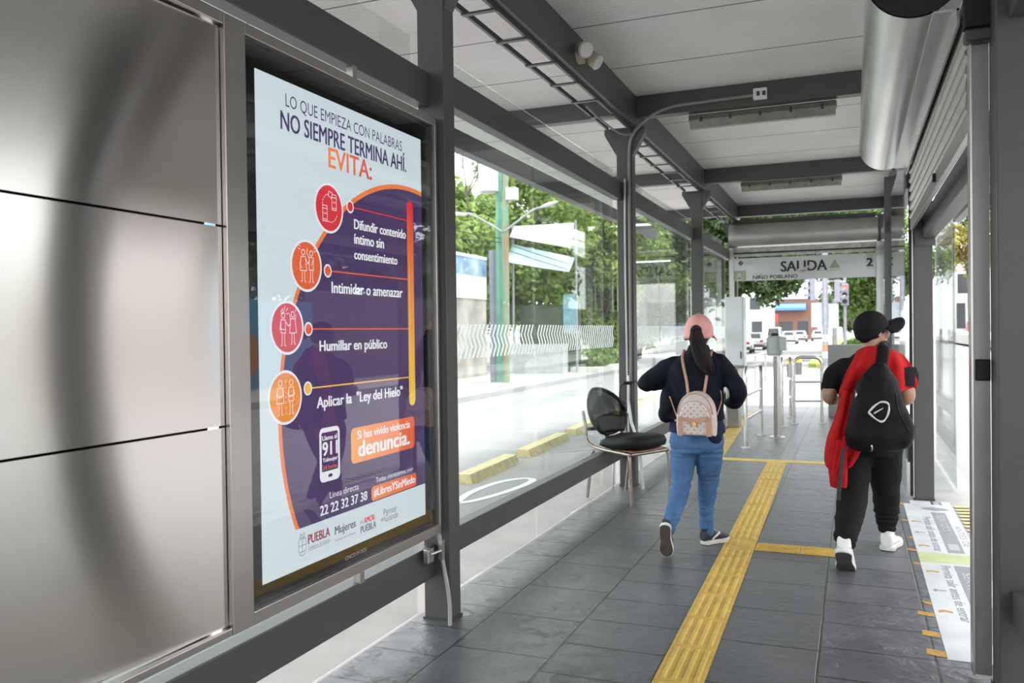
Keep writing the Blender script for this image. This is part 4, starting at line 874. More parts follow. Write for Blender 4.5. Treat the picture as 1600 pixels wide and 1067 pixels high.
for pts, hd in (([(-10.5, 25.3, 4.75), (-11.0, 25.3, 5.05), (-11.6, 25.3, 5.38), (-11.9, 25.3, 5.42)], (-12.05, 25.3, 5.42)), ([(-10.45, 25.3, 4.75), (-9.9, 25.3, 5.1), (-9.45, 25.3, 5.38), (-9.15, 25.3, 5.45)], (-8.9, 25.3, 5.52))):
    a = MB().tube(crom(pts, 4), .035, 8).build('lamp_arm', LM, UP, smooth='auto'); MB().ell(hd, (.32, .1, .06), Matrix.Rotation(R(-14 if hd[0] > -10 else 8), 3, 'Y')).build('lamp_head', mat('lamp_head_grey', (.6, .62, .63), .4), a, smooth=True)
def wire(a, b, sag, lab, r=.014):
    pts = [Vector(a).lerp(Vector(b), t / 14) - Vector((0, 0, sag * 4 * (t / 14) * (1 - t / 14))) for t in range(15)]
    tag(MB().tube(pts, r, 5).build('overhead_wire', RUBBER, smooth=True), lab, 'wire', 'overhead wires on the left')
for i, (a, b, sg_, w) in enumerate((((-10.8, 10, 4.9), (-10.6, 25.4, 4.55), .25, 'upper of the two left of the utility pole'), ((-10.8, 10, 4.55), (-10.6, 25.4, 4.42), .3, 'lower of the two left of the utility pole'), ((-10.5, 25.4, 4.6), (-9.6, 62, 5.4), .5, 'topmost right of the utility pole'), ((-10.5, 25.4, 4.4), (-9.6, 62, 4.9), .6, 'second right of the utility pole'), ((-10.5, 25.4, 4.2), (-9.6, 62, 4.5), .6, 'lowest right of the utility pole'))):
    wire(a, b, sg_, 'thin black overhead wire, ' + w)
def sail(lab, pts, m):
    o = MB().grid(10, 6, lambda u, v: Vector(pts[0]).lerp(Vector(pts[1]), u).lerp(Vector(pts[3]).lerp(Vector(pts[2]), u), v) - Vector((0, 0, .25 * math.sin(PI * u) * math.sin(PI * v)))).build('shade_sail', m, smooth=True)
    k = o.modifiers.new('t', 'SOLIDIFY'); k.thickness = .02; tag(o, lab, 'shade sail')
sail('white shade sail stretched between poles across the street', [(-12.95, 32.5, 5.85), (-10.2, 32, 5.78), (-10.25, 31.6, 4.75), (-12.9, 31.8, 5.35)], mat('sail_white', (.72, .75, .76), .8, 0, .04))
sail('pale blue shade sail hanging below the white sail', [(-12.95, 32.2, 5.1), (-10.2, 32, 4.4), (-10.25, 31.4, 3.8), (-12.9, 31.4, 4.3)], mat('sail_blue', (.50, .63, .68), .8, 0, .06))
for i, (x, y) in enumerate(((-10.15, 32), (-13.0, 32.4))): tag(MB().cyl((x, y, -.15), (x, y, 5.9), .05, 10).build('sail_pole', mat('pole_grey', (.3, .31, .32), .5), smooth='auto'), ('thin grey pole at the right end of the shade sails', 'thin grey pole at the left end of the shade sails')[i], 'pole')
ST = thing('market_stall', 'open market stall with a pale counter under the shade sails', 'stall', (-11.8, 32.5, -.15))
MB().box(-12.9, -10.3, 32.8, 33.0, -.15, 2.6).build('back_wall', mat('stall_dark', (.06, .085, .05), .8, 0, .4, 2), ST); MB().box(-12.8, -10.5, 31.3, 31.9, -.15, 1.0).build('counter', mat('stall_counter', (.45, .47, .47), .5), ST)
MB().box(-10.95, -10.35, 32.74, 32.8, 1.4, 3.0).build('poster', mat('reflected_poster', (.1, .28, .42), .6, 0, .6, 3, col2=(.3, .5, .5)), ST)  # blue board stands in for a poster's reflection in the left glass
PB = thing('planter_box', 'low white concrete planter under the hedge on the far sidewalk', 'planter', (-9.9, 36, -.15)); MB().box(-10.5, -9.35, 32.2, 39, -.15, .05).build('kerb', mat('planter_white', (.62, .6, .56), .8, 0, .1), PB)
WB = thing('roadside_building', 'white low building with a blue window beyond the hedge', 'building', (-10.5, 58, -.15))
MB().box(-12.9, -10.4, 58, 66, -.15, 3.4).build('walls', mat('wall_white', 0), WB); MB().box(-12.2, -10.8, 57.95, 58, 1.1, 2.2).build('window', mat('window_blue', (.15, .22, .38), .2), WB); MB().box(-13.0, -10.3, 57.7, 66, 3.4, 3.6).build('roof_slab', mat('coping_white', 0), WB)

# ------------------------------------------------------------------ ahead: traffic lights, cars, houses
GALP = mat('pole_lilac_grey', (.33, .33, .40), .45, .2)
def signal(root, c, ang, lit=None, nm='signal_head'):
    M_ = Matrix.Translation(Vector(c)) @ Matrix.Rotation(R(ang), 4, 'Z')
    h = MB().box(-.17, .17, -.12, .12, -.5, .5, M_).build(nm, mat('signal_grey', (.28, .28, .34), .5), root, bevel=.02)
    for k, cc in enumerate(('red', 'amber', 'green')):
        z = .32 - .32 * k; p = M_ @ Vector((0, -.125, z)); n = (M_.to_3x3() @ Vector((0, -1, 0)))
        MB().cyl(p, p + n * .02, .11, 16).build('lens', mat('lens_lit_red', (.3, .02, .01), .3, emit=(1, .08, .04), es=2.2) if lit == cc else mat('lens_dark', (.05, .03, .03), .2), h)
        MB().prism([(-.13, .0), (-.12, .09), (0, .13), (.12, .09), (.13, 0), (.11, 0), (.1, .08), (0, .11), (-.1, .08), (-.11, 0)], p, M_.to_3x3() @ Vector((1, 0, 0)), (0, 0, 1), n * .2).build('visor', mat('signal_grey', 0), h)
    return h
TL = thing('traffic_light', 'lilac-grey traffic light pole with two heads seen from the side, beyond the exit', 'traffic light', (-1.16, 40.5, -.3))
MB().cyl((-1.16, 40.5, -.3), (-1.16, 40.5, 5.2), .13, 16).build('pole', GALP, TL, smooth='auto'); MB().cyl((-1.16, 40.5, -.3), (-1.16, 40.5, -.22), .3, 16).build('base', CONC, TL)
signal(TL, (-1.72, 40.5, 3.25), -70); signal(TL, (-.62, 40.5, 3.15), 80)
MB().bar((-1.72, 40.5, 3.6), (-.62, 40.5, 3.6), .06, .06).build('head_bracket', GALP, TL)
MB().box(-1.75, -1.25, 40.6, 40.63, 1.55, 2.65).build('sign_back', mat('sign_back', (.55, .62, .66), .5), TL); MB().box(-1.06, -.6, 40.6, 40.63, 1.5, 2.6).build('sign_back', mat('sign_back', 0), TL)
for z, m in ((.9, WHITE), (.45, mat('sticker_orange', (.5, .25, .15), .6)), (.15, WHITE)): MB().cyl((-1.16, 40.5, z), (-1.16, 40.5, z + .3), .138, 16).build('pasted_notice', m, TL, smooth='auto')
T_2 = thing('traffic_light', 'thin traffic light pole with a lit red lamp, right of the lilac-grey pole', 'traffic light', (-.35, 42.5, -.14))
MB().cyl((-.35, 42.5, -.14), (-.35, 42.5, 3.9), .07, 12).build('pole', GALP, T_2, smooth='auto'); signal(T_2, (-.35, 42.4, 3.05), 0, 'red')
tag(MB().cyl((-.82, 43.5, -.14), (-.82, 43.5, 2.9), .12, 12).build('utility_post', mat('pole_grey', 0), smooth='auto'), 'plain grey post just behind the traffic light pole', 'post')
YB = thing('kerb_edge', 'yellow painted nose of the median beyond the crossing', 'kerb', (-1.6, 41, -.14)); MB().loft([[Vector((x, y, z)) for x, y in ((-1.95, 46), (-1.95, 41.5), (-1.3, 40.6), (-.3, 40.6), (-.3, 40.9), (-1.2, 40.95), (-1.75, 41.6), (-1.75, 46))] for z in (-.3, -.10)]).build('kerb_stone', mat('kerb_yellow', (.62, .46, .08), .7, 0, .15), YB)
for i, (x, y) in enumerate(((-2.06, 31.0), (-1.86, 32.6))):
    t = thing('bollard', ('dark bollard with a yellow band beyond the hoop railing, the nearer of two', 'dark bollard with a yellow band beyond the hoop railing, the farther of two')[i], 'bollard', (x, y, -.2), 'bollards on the crossing')
    MB().cyl((x, y, -.2), (x, y, .42), .11, 14).build('body', mat('bollard_grey', (.12, .12, .13), .6), t, smooth='auto'); MB().cyl((x, y, .26), (x, y, .38), .115, 14).build('band', mat('kerb_yellow', 0), t, smooth='auto'); MB().ell((x, y, .42), (.11, .11, .05)).build('cap', mat('bollard_grey', 0), t, smooth=True)
RL = thing('guard_rail', 'low grey guard rail on the ramp behind the white cabinet', 'railing', (-2.5, 22, -.2))
for y in (19, 22, 25, 28): MB().cyl((-2.6, y, -.2), (-2.6, y, .75), .03, 8).build('post', LM, RL)
MB().tube([(-2.6, 19, .75), (-2.6, 28, .75)], .03, 8).build('rail', LM, RL)

def car(lab, x, y, ang, m, s=1.0, h=1.5, ln=4.3):
    t = thing('car', lab, 'car', (x, y, -.3)); M_ = Matrix.Translation((x, y, -.3)) @ Matrix.Rotation(R(ang), 4, 'Z')
    def sec(yy, w, z0, z1, r=.12): return [M_ @ Vector((p[0], yy, p[1])) for p in rrect(-w, w, z0, z1, r, 4)]
    L2 = ln / 2
    MB().loft([sec(-L2, .74, .35, .82), sec(-L2 + .12, .84, .24, .95), sec(-L2 + .9, .87, .22, .98), sec(L2 - 1.2, .87, .22, .95), sec(L2 - .25, .84, .24, .85), sec(L2, .72, .34, .72)]).build('body', m, t, smooth='auto')
    MB().loft([sec(-L2 + .25, .72, .9, .96, .03), sec(-L2 + .75, .66, .9, h - .04), sec(-L2 + 1.4, .66, .9, h), sec(.15, .66, .9, h - .03), sec(L2 - 1.25, .72, .88, .93, .02)]).build('cabin', m, t, smooth='auto')
    g = mat('car_glass', (.03, .035, .04), .08)
    MB().loft([[M_ @ Vector((q * .56, -L2 + .33 + .01, 1.0)), M_ @ Vector((q * .50, -L2 + .66, h - .1))] if False else [M_ @ Vector(p) for p in ((-.56, -L2 + .34, 1.0), (.56, -L2 + .34, 1.0), (.48, -L2 + .68, h - .1), (-.48, -L2 + .68, h - .1))] for q in (0,)] + [[M_ @ Vector(p) for p in ((-.56, -L2 + .28, 1.0), (.56, -L2 + .28, 1.0), (.48, -L2 + .62, h - .1), (-.48, -L2 + .62, h - .1))]]).build('rear_window', g, t)
    for q in (-1, 1):
        MB().loft([[M_ @ Vector((q * (w + o), yy, z)) for w, yy, z in ((.70, -L2 + .65, 1.0), (.665, -L2 + .95, h - .12), (.665, .1, h - .12), (.71, L2 - 1.6, 1.0))] for o in (0, .02)]).build('side_window', g, t)
        MB().loft([[M_ @ Vector((q * .66 + dx, -L2 - .012 + (0 if z else 0), zz)) for dx, zz in ((-.12, .68), (.12, .68), (.12, .86), (-.12, .86))] for z in (0,)] + [[M_ @ Vector((q * .66 + dx, -L2 + .1, zz)) for dx, zz in ((-.12, .68), (.12, .68), (.12, .86), (-.12, .86))]]).build('tail_light', mat('tail_red', (.35, .02, .015), .3), t)
        for yy in (-L2 + .8, L2 - .85):
            MB().cyl(M_ @ Vector((q * .70, yy, .32)), M_ @ Vector((q * .89, yy, .32)), .32, 18).build('wheel', RUBBER, t, smooth='auto')
    MB().box(-.84, .84, -L2 - .02, -L2 + .12, .30, .5, M_).build('bumper', mat('bumper_dark', (.05, .05, .05), .5), t, bevel=.03)
    MB().box(-.25, .25, -L2 - .025, -L2 - .01, .55, .67, M_).build('plate', WHITE, t)
CWH = mat('car_white', (.75, .76, .78), .25, 0, .02, coat=.5); CSI = mat('car_silver', (.5, .51, .53), .25, .5, .02, coat=.5)
car('white car parked nearest on the left kerb beyond the exit', -7.9, 66, 2, CWH)
car('silver car parked second on the left kerb beyond the exit', -7.9, 76, 2, CSI)
car('tall white van on the far left of the road beyond the card reader', -7.4, 90, 0, CWH, h=1.95, ln=4.8)
car('white car in the distance, left lane, behind the van', -6.9, 104, 0, CWH)
car('pale car farthest up the left lane', -6.6, 120, 0, CSI)
car('small white car far away in the middle of the road', -4.6, 128, 0, CWH)

def house(lab, x0, x1, y0, y1, h, m, wins, extra=None, z0=-.15):
    t = thing('house', lab, 'building', ((x0 + x1) / 2, y0, z0)); MB().box(x0, x1, y0, y1, z0, h).build('walls', m, t)
    for (a, b, c, d, mm) in wins: MB().box(a, b, y0 - .06, y0 + .02, c, d).build('window' if mm != 'door' else 'door', mat('window_dark', (.06, .065, .075), .15) if mm != 'shutter' else mat('garage_shutter', (.5, .51, .52), .5), t)
    MB().box(x0 - .15, x1 + .15, y0 - .25, y1, h, h + .25).build('cornice', extra or mat('coping_white', 0), t)
    return t
HW = mat('house_white', (.70, .70, .70), .8, 0, .05, 1); TER = mat('terracotta', (.48, .16, .10), .8, 0, .2, 5)
house('white house with a red roof edge at the left beyond the exit', -17.5, -9.4, 104, 114, 6.6, HW, [(-13, -12, 3.6, 5.2, ''), (-11.4, -10.2, 3.8, 5.2, ''), (-11.2, -10, .2, 2.4, 'door')], TER)
sh = house('shop with a blue awning far down the left side of the road', -12.5, -5.4, 142, 150, 6.2, mat('shop_brown', (.22, .12, .09), .8, 0, .2), [(-11, -9, .4, 2.6, ''), (-8.2, -6.6, .4, 2.6, 'door')])
MB().prism([(0, 3.6), (-1.8, 2.9), (-1.8, 2.5), (0, 2.5)], (-12.3, 141.9, 1.9), (0, 1, 0), (0, 0, 1), (5.4, 0, 0)).build('awning', mat('awning_blue', (.10, .25, .62), .7), sh)
MB().box(-12.4, -11.0, 139.7, 139.9, 2.6, 3.8).build('shop_sign', mat('sign_red', (.55, .06, .06), .6), sh)
tree('dark green trees closing the far end of the street', (-1.5, 160, -.2), [((-1.6, 160, 5.5), (3.6, 3, 4.5)), ((3.5, 160, 6.5), (4, 3, 5))], 7000, .4, LD, 40)
house('white two-storey house with a blue door beyond the open right doorway', 9.6, 12.4, 98, 108, 8.6, HW, [(10.0, 10.9, 4.9, 6.9, ''), (9.9, 10.7, 1.3, 3.9, 'door'), (11.3, 12, 1.3, 3.6, '')], z0=.2)
house('white building with a ribbed garage shutter at the far right beyond the doorway', 12.8, 24, 95, 108, 8.0, HW, [(13.0, 17.5, 1.2, 4.6, 'shutter')], z0=.2)
tag(MB().box(10.8, 12.4, 97.2, 97.5, .2, 2.0).build('low_wall', mat('wall_redorange', (.5, .12, .08), .7, 0, .2), None), 'low red wall in front of the white two-storey house', 'wall')
tag(MB().prism([(9.5, 40), (30, 40), (30, 112), (9.5, 112)], (0, 0, 0), E_, N_, (0, 0, .01)).build('rising_sidewalk', WALKM), 'pale sidewalk rising to the houses on the right', kind='structure') if False else None
tag(MB().add([(9.5, 40, -.13), (40, 40, -.13), (40, 112, 1.25), (9.5, 112, 1.25), (9.5, 40, -.4), (40, 40, -.4), (40, 112, -.4), (9.5, 112, -.4)], [(0, 1, 2, 3), (7, 6, 5, 4), (0, 4, 5, 1), (1, 5, 6, 2), (2, 6, 7, 3), (3, 7, 4, 0)]).build('rising_sidewalk', WALKM), 'pale sidewalk rising to the houses on the right', kind='structure')
RP = thing('utility_pole', 'tall pale utility pole with a rust-orange foot beyond the open right doorway', 'utility pole', (9.75, 78, .5)); MB().cyl((9.75, 78, .4), (9.75, 78, 13), .16, 12, .12).build('pole', mat('pole_pale', (.5, .47, .44), .7), RP, smooth='auto'); MB().cyl((9.75, 78, .4), (9.75, 78, 2.2), .17, 12).build('painted_foot', mat('foot_orange', (.5, .2, .09), .7, 0, .2), RP, smooth='auto')
for i, z in enumerate((9.6, 9.0, 8.2)): tag(MB().tube([Vector((9.7, 20, z - .6)).lerp(Vector((9.75, 78, z)), k / 10) - Vector((0, 0, 1.4 * 4 * .25 * math.sin(PI * k / 10))) for k in range(11)], .02, 5).build('overhead_wire', RUBBER), ('topmost', 'middle', 'lowest')[i] + ' of the three black wires meeting the pole beyond the right doorway', 'wire', 'overhead wires on the right')
# across the right road, blue wall seen in reflection, the rest added to tone reflections
R0 = thing('street_wall', 'long added cream wall across the road on the right, beside the camera', 'wall', (13, -2, -.13)); MB().box(13, 13.3, -20, 13.2, -.13, 4.2).build('wall_face', mat('wall_cream', (.42, .385, .355), .8, 0, .08, 1), R0)
R1 = thing('street_wall', 'added salmon coloured wall across the road on the right, next to the cream wall', 'wall', (13, 17, -.13)); MB().box(13, 13.3, 13.2, 19.2, -.13, 3.6).build('wall_face', mat('wall_salmon', (.20, .145, .12), .8, 0, .1, 1), R1)
RW = thing('street_wall', 'pale blue painted wall across the road on the right', 'wall', (13, 21, -.13)); MB().box(13, 13.3, 19.2, 24, -.13, 2.6).build('wall_face', mat('wall_blue', (.10, .30, .46), .8, 0, .1, 1), RW)
MB().prism([(p[0], p[1]) for p in circle(20.6, .9, .7, 24)], (12.995, 0, 0), (0, 1, 0), (0, 0, 1), (-.01, 0, 0)).build('orange_spot', mat('spot_orange', (.5, .18, .04), .8), RW)
R2 = thing('street_wall', 'added rough stone-grey wall across the road on the right, beyond the blue wall', 'wall', (13, 34, -.13)); MB().box(13, 13.3, 24, 70, -.13, 3.0).build('wall_face', mat('weathered_stone', (.13, .11, .10), .9, 0, .3, 2, .3, 14), R2)
for i, (yy, sd) in enumerate(((27, 31), (35, 32), (43, 33), (52, 34))): tree(('dark tree added for reflections behind the stone-grey wall on the right, nearest', 'dark tree added for reflections behind the stone-grey wall on the right, second', 'dark tree added for reflections behind the stone-grey wall on the right, third', 'dark tree added for reflections behind the stone-grey wall on the right, farthest')[i], (15.4, yy, -.2), [((15.4, yy, 5.6), (2.6, 3.9, 3.4))], 5000, .28, LD, sd, group='trees added across the right road')  # added trees, they darken the sky reflected in the left glass
# ================================================================== the two people
def fused(name, mb, m, parent, vox=.008, it=6, wr=None):
    """join overlapping closed pieces into one continuous skin"""
    o = mb.build(name, m, parent)
    k = o.modifiers.new('r', 'REMESH'); k.mode = 'VOXEL'; k.voxel_size = vox; k.use_smooth_shade = True
    s = o.modifiers.new('s', 'SMOOTH'); s.iterations = it; s.factor = .5
    bpy.context.view_layer.update()
    me = bpy.data.meshes.new_from_object(o.evaluated_get(bpy.context.evaluated_depsgraph_get()))
    o.modifiers.clear(); old = o.data; o.data = me; bpy.data.meshes.remove(old); me.name = name
    if not me.materials: me.materials.append(m)
    if wr:
        off = world_loc(parent); nr = [v.normal.copy() for v in me.vertices]
        for v, n in zip(me.vertices, nr): v.co += n * wr(v.co + off)
    for p in me.polygons: p.use_smooth = True
    return o
def ering(c, rx, ry, n=28, e=.85, yaw=0):
    c = Vector(c); out = []
    for i in range(n):
        a = 2 * PI * i / n; x = rx * math.copysign(abs(math.cos(a)) ** e, math.cos(a)); y = ry * math.copysign(abs(math.sin(a)) ** e, math.sin(a))
        out.append(c + Vector((x * math.cos(yaw) - y * math.sin(yaw), x * math.sin(yaw) + y * math.cos(yaw), 0)))
    return out
def stack(mb, rows, n=28, e=.85, k=4):
    """rows of (x, y, z, rx, ry) from bottom to top"""
    mb.loft([ering(r[:3], r[3], r[4], n, e) for r in crom(rows, k)])
def limb(mb, rows, k=5, n=18):
    p = crom(rows, k); mb.tube([q[:3] for q in p], [q[3] for q in p], n)
    mb.ell(rows[0][:3], (rows[0][3],) * 3); mb.ell(rows[-1][:3], (rows[-1][3] * .98,) * 3)
def hand(mb, wr, d, palm_n, side, s=1.0):
    """a relaxed hand: palm, four curled fingers of unequal length, thumb from the side of the palm"""
    d = Vector(d).normalized(); n = Vector(palm_n); n = (n - d * n.dot(d)).normalized(); q = d.cross(n) * side; w = Vector(wr)
    mb.tube([w, w + d * .035 * s, w + d * .085 * s], [(.024 * s, .017 * s), (.036 * s, .017 * s), (.038 * s, .014 * s)], 14, up=n)
    for k, (off, ln) in enumerate(((-.028, .062), (-.0095, .074), (.0095, .070), (.027, .056))):
        b = w + d * .08 * s + q * off * s
        p = [b, b + d * ln * .45 * s + n * .006 * s, b + d * ln * .75 * s + n * .026 * s, b + d * ln * .78 * s + n * .05 * s]
        mb.tube(crom([tuple(x) for x in p], 3), [.0092 * s] * 4 + [.0085 * s] * 3 + [.0072 * s] * 3, 8)
    b = w + d * .02 * s - q * .028 * s
    mb.tube([b, b + d * .03 * s - q * .024 * s + n * .012 * s, b + d * .058 * s - q * .028 * s + n * .026 * s], [.013 * s, .0105 * s, .0085 * s], 8)
def head(mb, c, yaw, s=1.0, tilt=0):
    c = Vector(c); M_ = Matrix.Rotation(yaw, 3, 'Z') @ Matrix.Rotation(tilt, 3, 'X')
    def E(p, r): mb.ell(c + M_ @ (Vector(p) * s), tuple(x * s for x in r), M_)
    E((0, -.008, .025), (.074, .092, .088)); E((0, .022, -.03), (.062, .07, .078)); E((0, .05, -.078), (.036, .034, .03))
    E((0, .088, .028), (.05, .012, .012)); E((0, .098, -.012), (.011, .018, .022)); E((0, .107, -.026), (.015, .012, .011))
    E((0, .09, -.052), (.024, .012, .006)); E((0, .088, -.061), (.022, .012, .007))
    for q in (-1, 1):
        E((q * .045, .06, -.02), (.026, .026, .03)); E((q * .077, -.008, -.012), (.007, .017, .030)); E((q * .079, -.014, .004), (.007, .016, .015))
    return M_
def eyes(root, c, M_, s=1.0):
    for q in (-1, 1):
        e = MB().ell(Vector(c) + M_ @ Vector((q * .032 * s, .079 * s, .008 * s)), (.012 * s,) * 3).build('eye', mat('eye_white', (.7, .68, .65), .2), root, smooth=True)
        MB().ell(Vector(c) + M_ @ Vector((q * .032 * s, .0885 * s, .008 * s)), (.0055 * s, .003 * s, .0055 * s), M_).build('iris', mat('iris_brown', (.04, .02, .01), .15), e, smooth=True)
def skin_mat(n, c):
    m = mat(n, c, .5, 0, .07, 12); b = m.node_tree.nodes['Principled BSDF']; b.inputs['Subsurface Weight'].default_value = .12; b.inputs['Subsurface Radius'].default_value = (.012, .005, .003); return m
def cap(root, c, r, yaw, m, name='cap', brim=.075, tilt=0):
    """baseball cap: panelled dome, button and a curved brim"""
    c = Vector(c); M_ = Matrix.Rotation(yaw, 3, 'Z') @ Matrix.Rotation(tilt, 3, 'X'); mb = MB(); rings = []
    for k in range(11):
        th = R(90 - 8.8 * k); rings.append([c + M_ @ Vector((r[0] * math.sin(th) * math.cos(2 * PI * i / 36) , r[1] * math.sin(th) * math.sin(2 * PI * i / 36), r[2] * math.cos(th) ** .92)) * 1 for i in range(36)])
    lo = [[c + M_ @ Vector((r[0] * f * math.cos(2 * PI * i / 36), r[1] * f * math.sin(2 * PI * i / 36), z + (-.012 * (math.sin(2 * PI * i / 36) < -.2)))) for i in range(36)] for f, z in ((.9, -.026), (.985, -.024), (1.0, -.008))]
    mb.loft(lo + rings); o = mb.build(name, m, root, smooth=True)
    MB().ell(c + M_ @ Vector((0, 0, r[2])), (.009, .009, .006)).build('button', m, o, smooth=True)
    b = MB(); nu, nv = 16, 6
    def fn(u, v):
        a = PI * (.08 + .84 * u); rr = 1 + v * (brim / r[1]) * (math.sin(a) ** .8); x = r[0] * rr * math.cos(a) * (1 - .05 * v); y = r[1] * rr * math.sin(a)
        return c + M_ @ Vector((x, y, -.012 - .010 * v - .022 * (x / r[0]) ** 2 * v))
    b.grid(nu, nv, fn); bo = b.build('brim', m, o, smooth=True); t = bo.modifiers.new('t', 'SOLIDIFY'); t.thickness = .006
    for k in range(6):
        a = PI / 6 + k * PI / 3
        pts = [c + M_ @ Vector((r[0] * 1.004 * math.sin(R(90 - 8.8 * q)) * math.cos(a), r[1] * 1.004 * math.sin(R(90 - 8.8 * q)) * math.sin(a), r[2] * 1.004 * math.cos(R(90 - 8.8 * q)) ** .92)) for q in range(11)]
        MB().tube(pts, .0012, 5).build('seam', m, o)
    return o
def shoe(root, M_, L, upper, sole, hi=0, stripe=None, sole_under=None, lace=None, wf=.165):
    """local frame: y forward from the heel, z up"""
    def sec(y, w, z0, z1, e=.8): return [M_ @ Vector((w * math.copysign(abs(math.cos(a)) ** e, math.cos(a)), y, (z0 + z1) / 2 + (z1 - z0) / 2 * math.copysign(abs(math.sin(a)) ** e, math.sin(a)))) for a in [2 * PI * i / 20 for i in range(20)]]
    w = L * wf; rows = [(.0, w * .45, .03, .075), (.02, w * .72, .022, .10 + hi * .5), (.16, w * .84, .022, .115 + hi * .4), (.34, w * .86, .022, .10), (.55, w * .98, .022, .078), (.75, w * 1.03, .022, .062), (.92, w * .8, .022, .05), (.99, w * .4, .024, .04)]
    mb = MB(); mb.loft([sec(r[0] * L, *r[1:]) for r in crom(rows, 3)])
    o = mb.build('shoe', upper, root, smooth=True)
    c = MB(); pts = [M_ @ Vector((0, L * .17, .07)), M_ @ Vector((0, L * .16, .10 + hi * .6)), M_ @ Vector((0, L * .15, .115 + hi))]
    c.tube(pts, [(w * .8, L * .17), (w * .78, L * .165), (w * .85, L * .17)], 18, up=M_.to_3x3() @ Vector((0, 1, 0))); c.build('collar', upper, o, smooth='auto')
    out = [(-.55, .02), (-.9, .10), (-.92, .3), (-.88, .5), (-1.04, .68), (-1.02, .82), (-.72, .94), (-.25, 1.0), (.2, 1.0), (.75, .94), (1.06, .82), (1.08, .68), (.82, .45), (.84, .28), (.88, .1), (.55, .02), (0, -.005)]
    out = [(p[0] * w * 1.04, p[1] * L) for p in out][::-1]; oc = crom([tuple(p) for p in out] + [tuple(out[0])], 3)[:-1]
    MB().loft([[M_ @ Vector((p[0] * f, p[1] + (L * .5 - p[1]) * (1 - f), z + .012 * max(0, p[1] / L - .75) * 4)) for p in oc] for z, f in ((0, .97), (.005, 1.0), (.026, 1.0), (.028, .9))]).build('sole', sole, o, smooth='auto')
    if sole_under: MB().loft([[M_ @ Vector((p[0] * f, p[1] + (L * .5 - p[1]) * (1 - f), z + .012 * max(0, p[1] / L - .75) * 4)) for p in oc] for z, f in ((-.003, .93), (.003, .95))]).build('outsole', sole_under, o)
    if stripe:
        for q in (-1, 1): MB().tube([M_ @ Vector((q * w * .90, L * .25, .035)), M_ @ Vector((q * w * .90, L * .42, .06)), M_ @ Vector((q * w * .80, L * .55, .075))], [(.004, .006), (.004, .009), (.004, .012)], 8).build('side_stripe', stripe, o)
    for k in range(4):
        y = L * (.40 + .085 * k); z = .102 - .012 * k
        MB().tube([M_ @ Vector((-w * .38, y, z - .012)), M_ @ Vector((0, y + .004, z + .0)), M_ @ Vector((w * .38, y, z - .012))], .0035, 6).build('lace', lace or sole, o)
    return o
def snap(o, x, z, y0=5.0):
    off = world_loc(o); h = o.ray_cast(Vector((x, y0, z)) - off, Vector((0, 1, 0))); return (h[1] + off) if h[0] else Vector((x, y0 + .6, z))
fold = lambda amp, f, st=(1, 1, 1): (lambda p: amp * noise.noise(Vector((p.x * f * st[0], p.y * f * st[1], p.z * f * st[2]))))
def wrinkle(amp, *centers):
    """creases that bunch around given heights"""
    def fn(p):
        s = .3
        for z, w in centers: s += math.exp(-((p.z - z) / w) ** 2)
        return amp * s * noise.noise(Vector((p.x * 9, p.y * 9, p.z * 46))) + amp * .8 * noise.noise(Vector((p.x * 14, p.y * 14, p.z * 9)))
    return fn

# ---------------------------------------------------------------- woman in the pink cap
W = thing('person', 'person in a pink cap, navy jacket and blue jeans walking away past the chair', 'person', (-1.03, 5.8, 0))
SKW = skin_mat('skin_tan', (.36, .20, .13))
HC = (-.985, 5.875, 1.475)
mb = MB()
stack(mb, [(-1.005, 5.86, .66, .15, .09), (-1.005, 5.86, .76, .165, .105), (-1.005, 5.86, .90, .125, .09), (-1.005, 5.86, 1.08, .145, .10), (-1.0, 5.865, 1.25, .16, .09), (-.99, 5.87, 1.33, .09, .06)])
limb(mb, [(-.988, 5.868, 1.30, .055), (-.986, 5.87, 1.40, .048), (-.985, 5.874, 1.45, .05)])
HM = head(mb, HC, R(-3), .98)
LL = [(-1.092, 5.855, .70, .078), (-1.10, 5.84, .58, .07), (-1.105, 5.80, .46, .052), (-1.112, 5.71, .35, .049), (-1.132, 5.585, .235, .036), (-1.138, 5.54, .185, .034)]
RLg = [(-.92, 5.86, .70, .078), (-.928, 5.90, .58, .07), (-.945, 5.95, .45, .052), (-.955, 5.965, .34, .049), (-.962, 5.965, .20, .036), (-.962, 5.965, .09, .036)]
limb(mb, LL); limb(mb, RLg)
LAr = [(-1.14, 5.862, 1.262, .052), (-1.255, 5.84, 1.20, .046), (-1.35, 5.83, 1.135, .038), (-1.27, 5.97, 1.13, .034), (-1.18, 6.06, 1.145, .027)]
RAr = [(-.86, 5.862, 1.262, .052), (-.772, 5.845, 1.175, .046), (-.722, 5.835, 1.085, .038), (-.755, 5.96, 1.0, .034), (-.81, 6.05, .985, .027)]
limb(mb, LAr); limb(mb, RAr)
hand(mb, LAr[-1][:3], (.75, .6, .1), (0, -.3, -1), 1, .95); hand(mb, RAr[-1][:3], (-.7, .6, .1), (0, -.3, -1), -1, .95)
fused('body', mb, SKW, W, .006, 5)
eyes(W, HC, HM, .98)
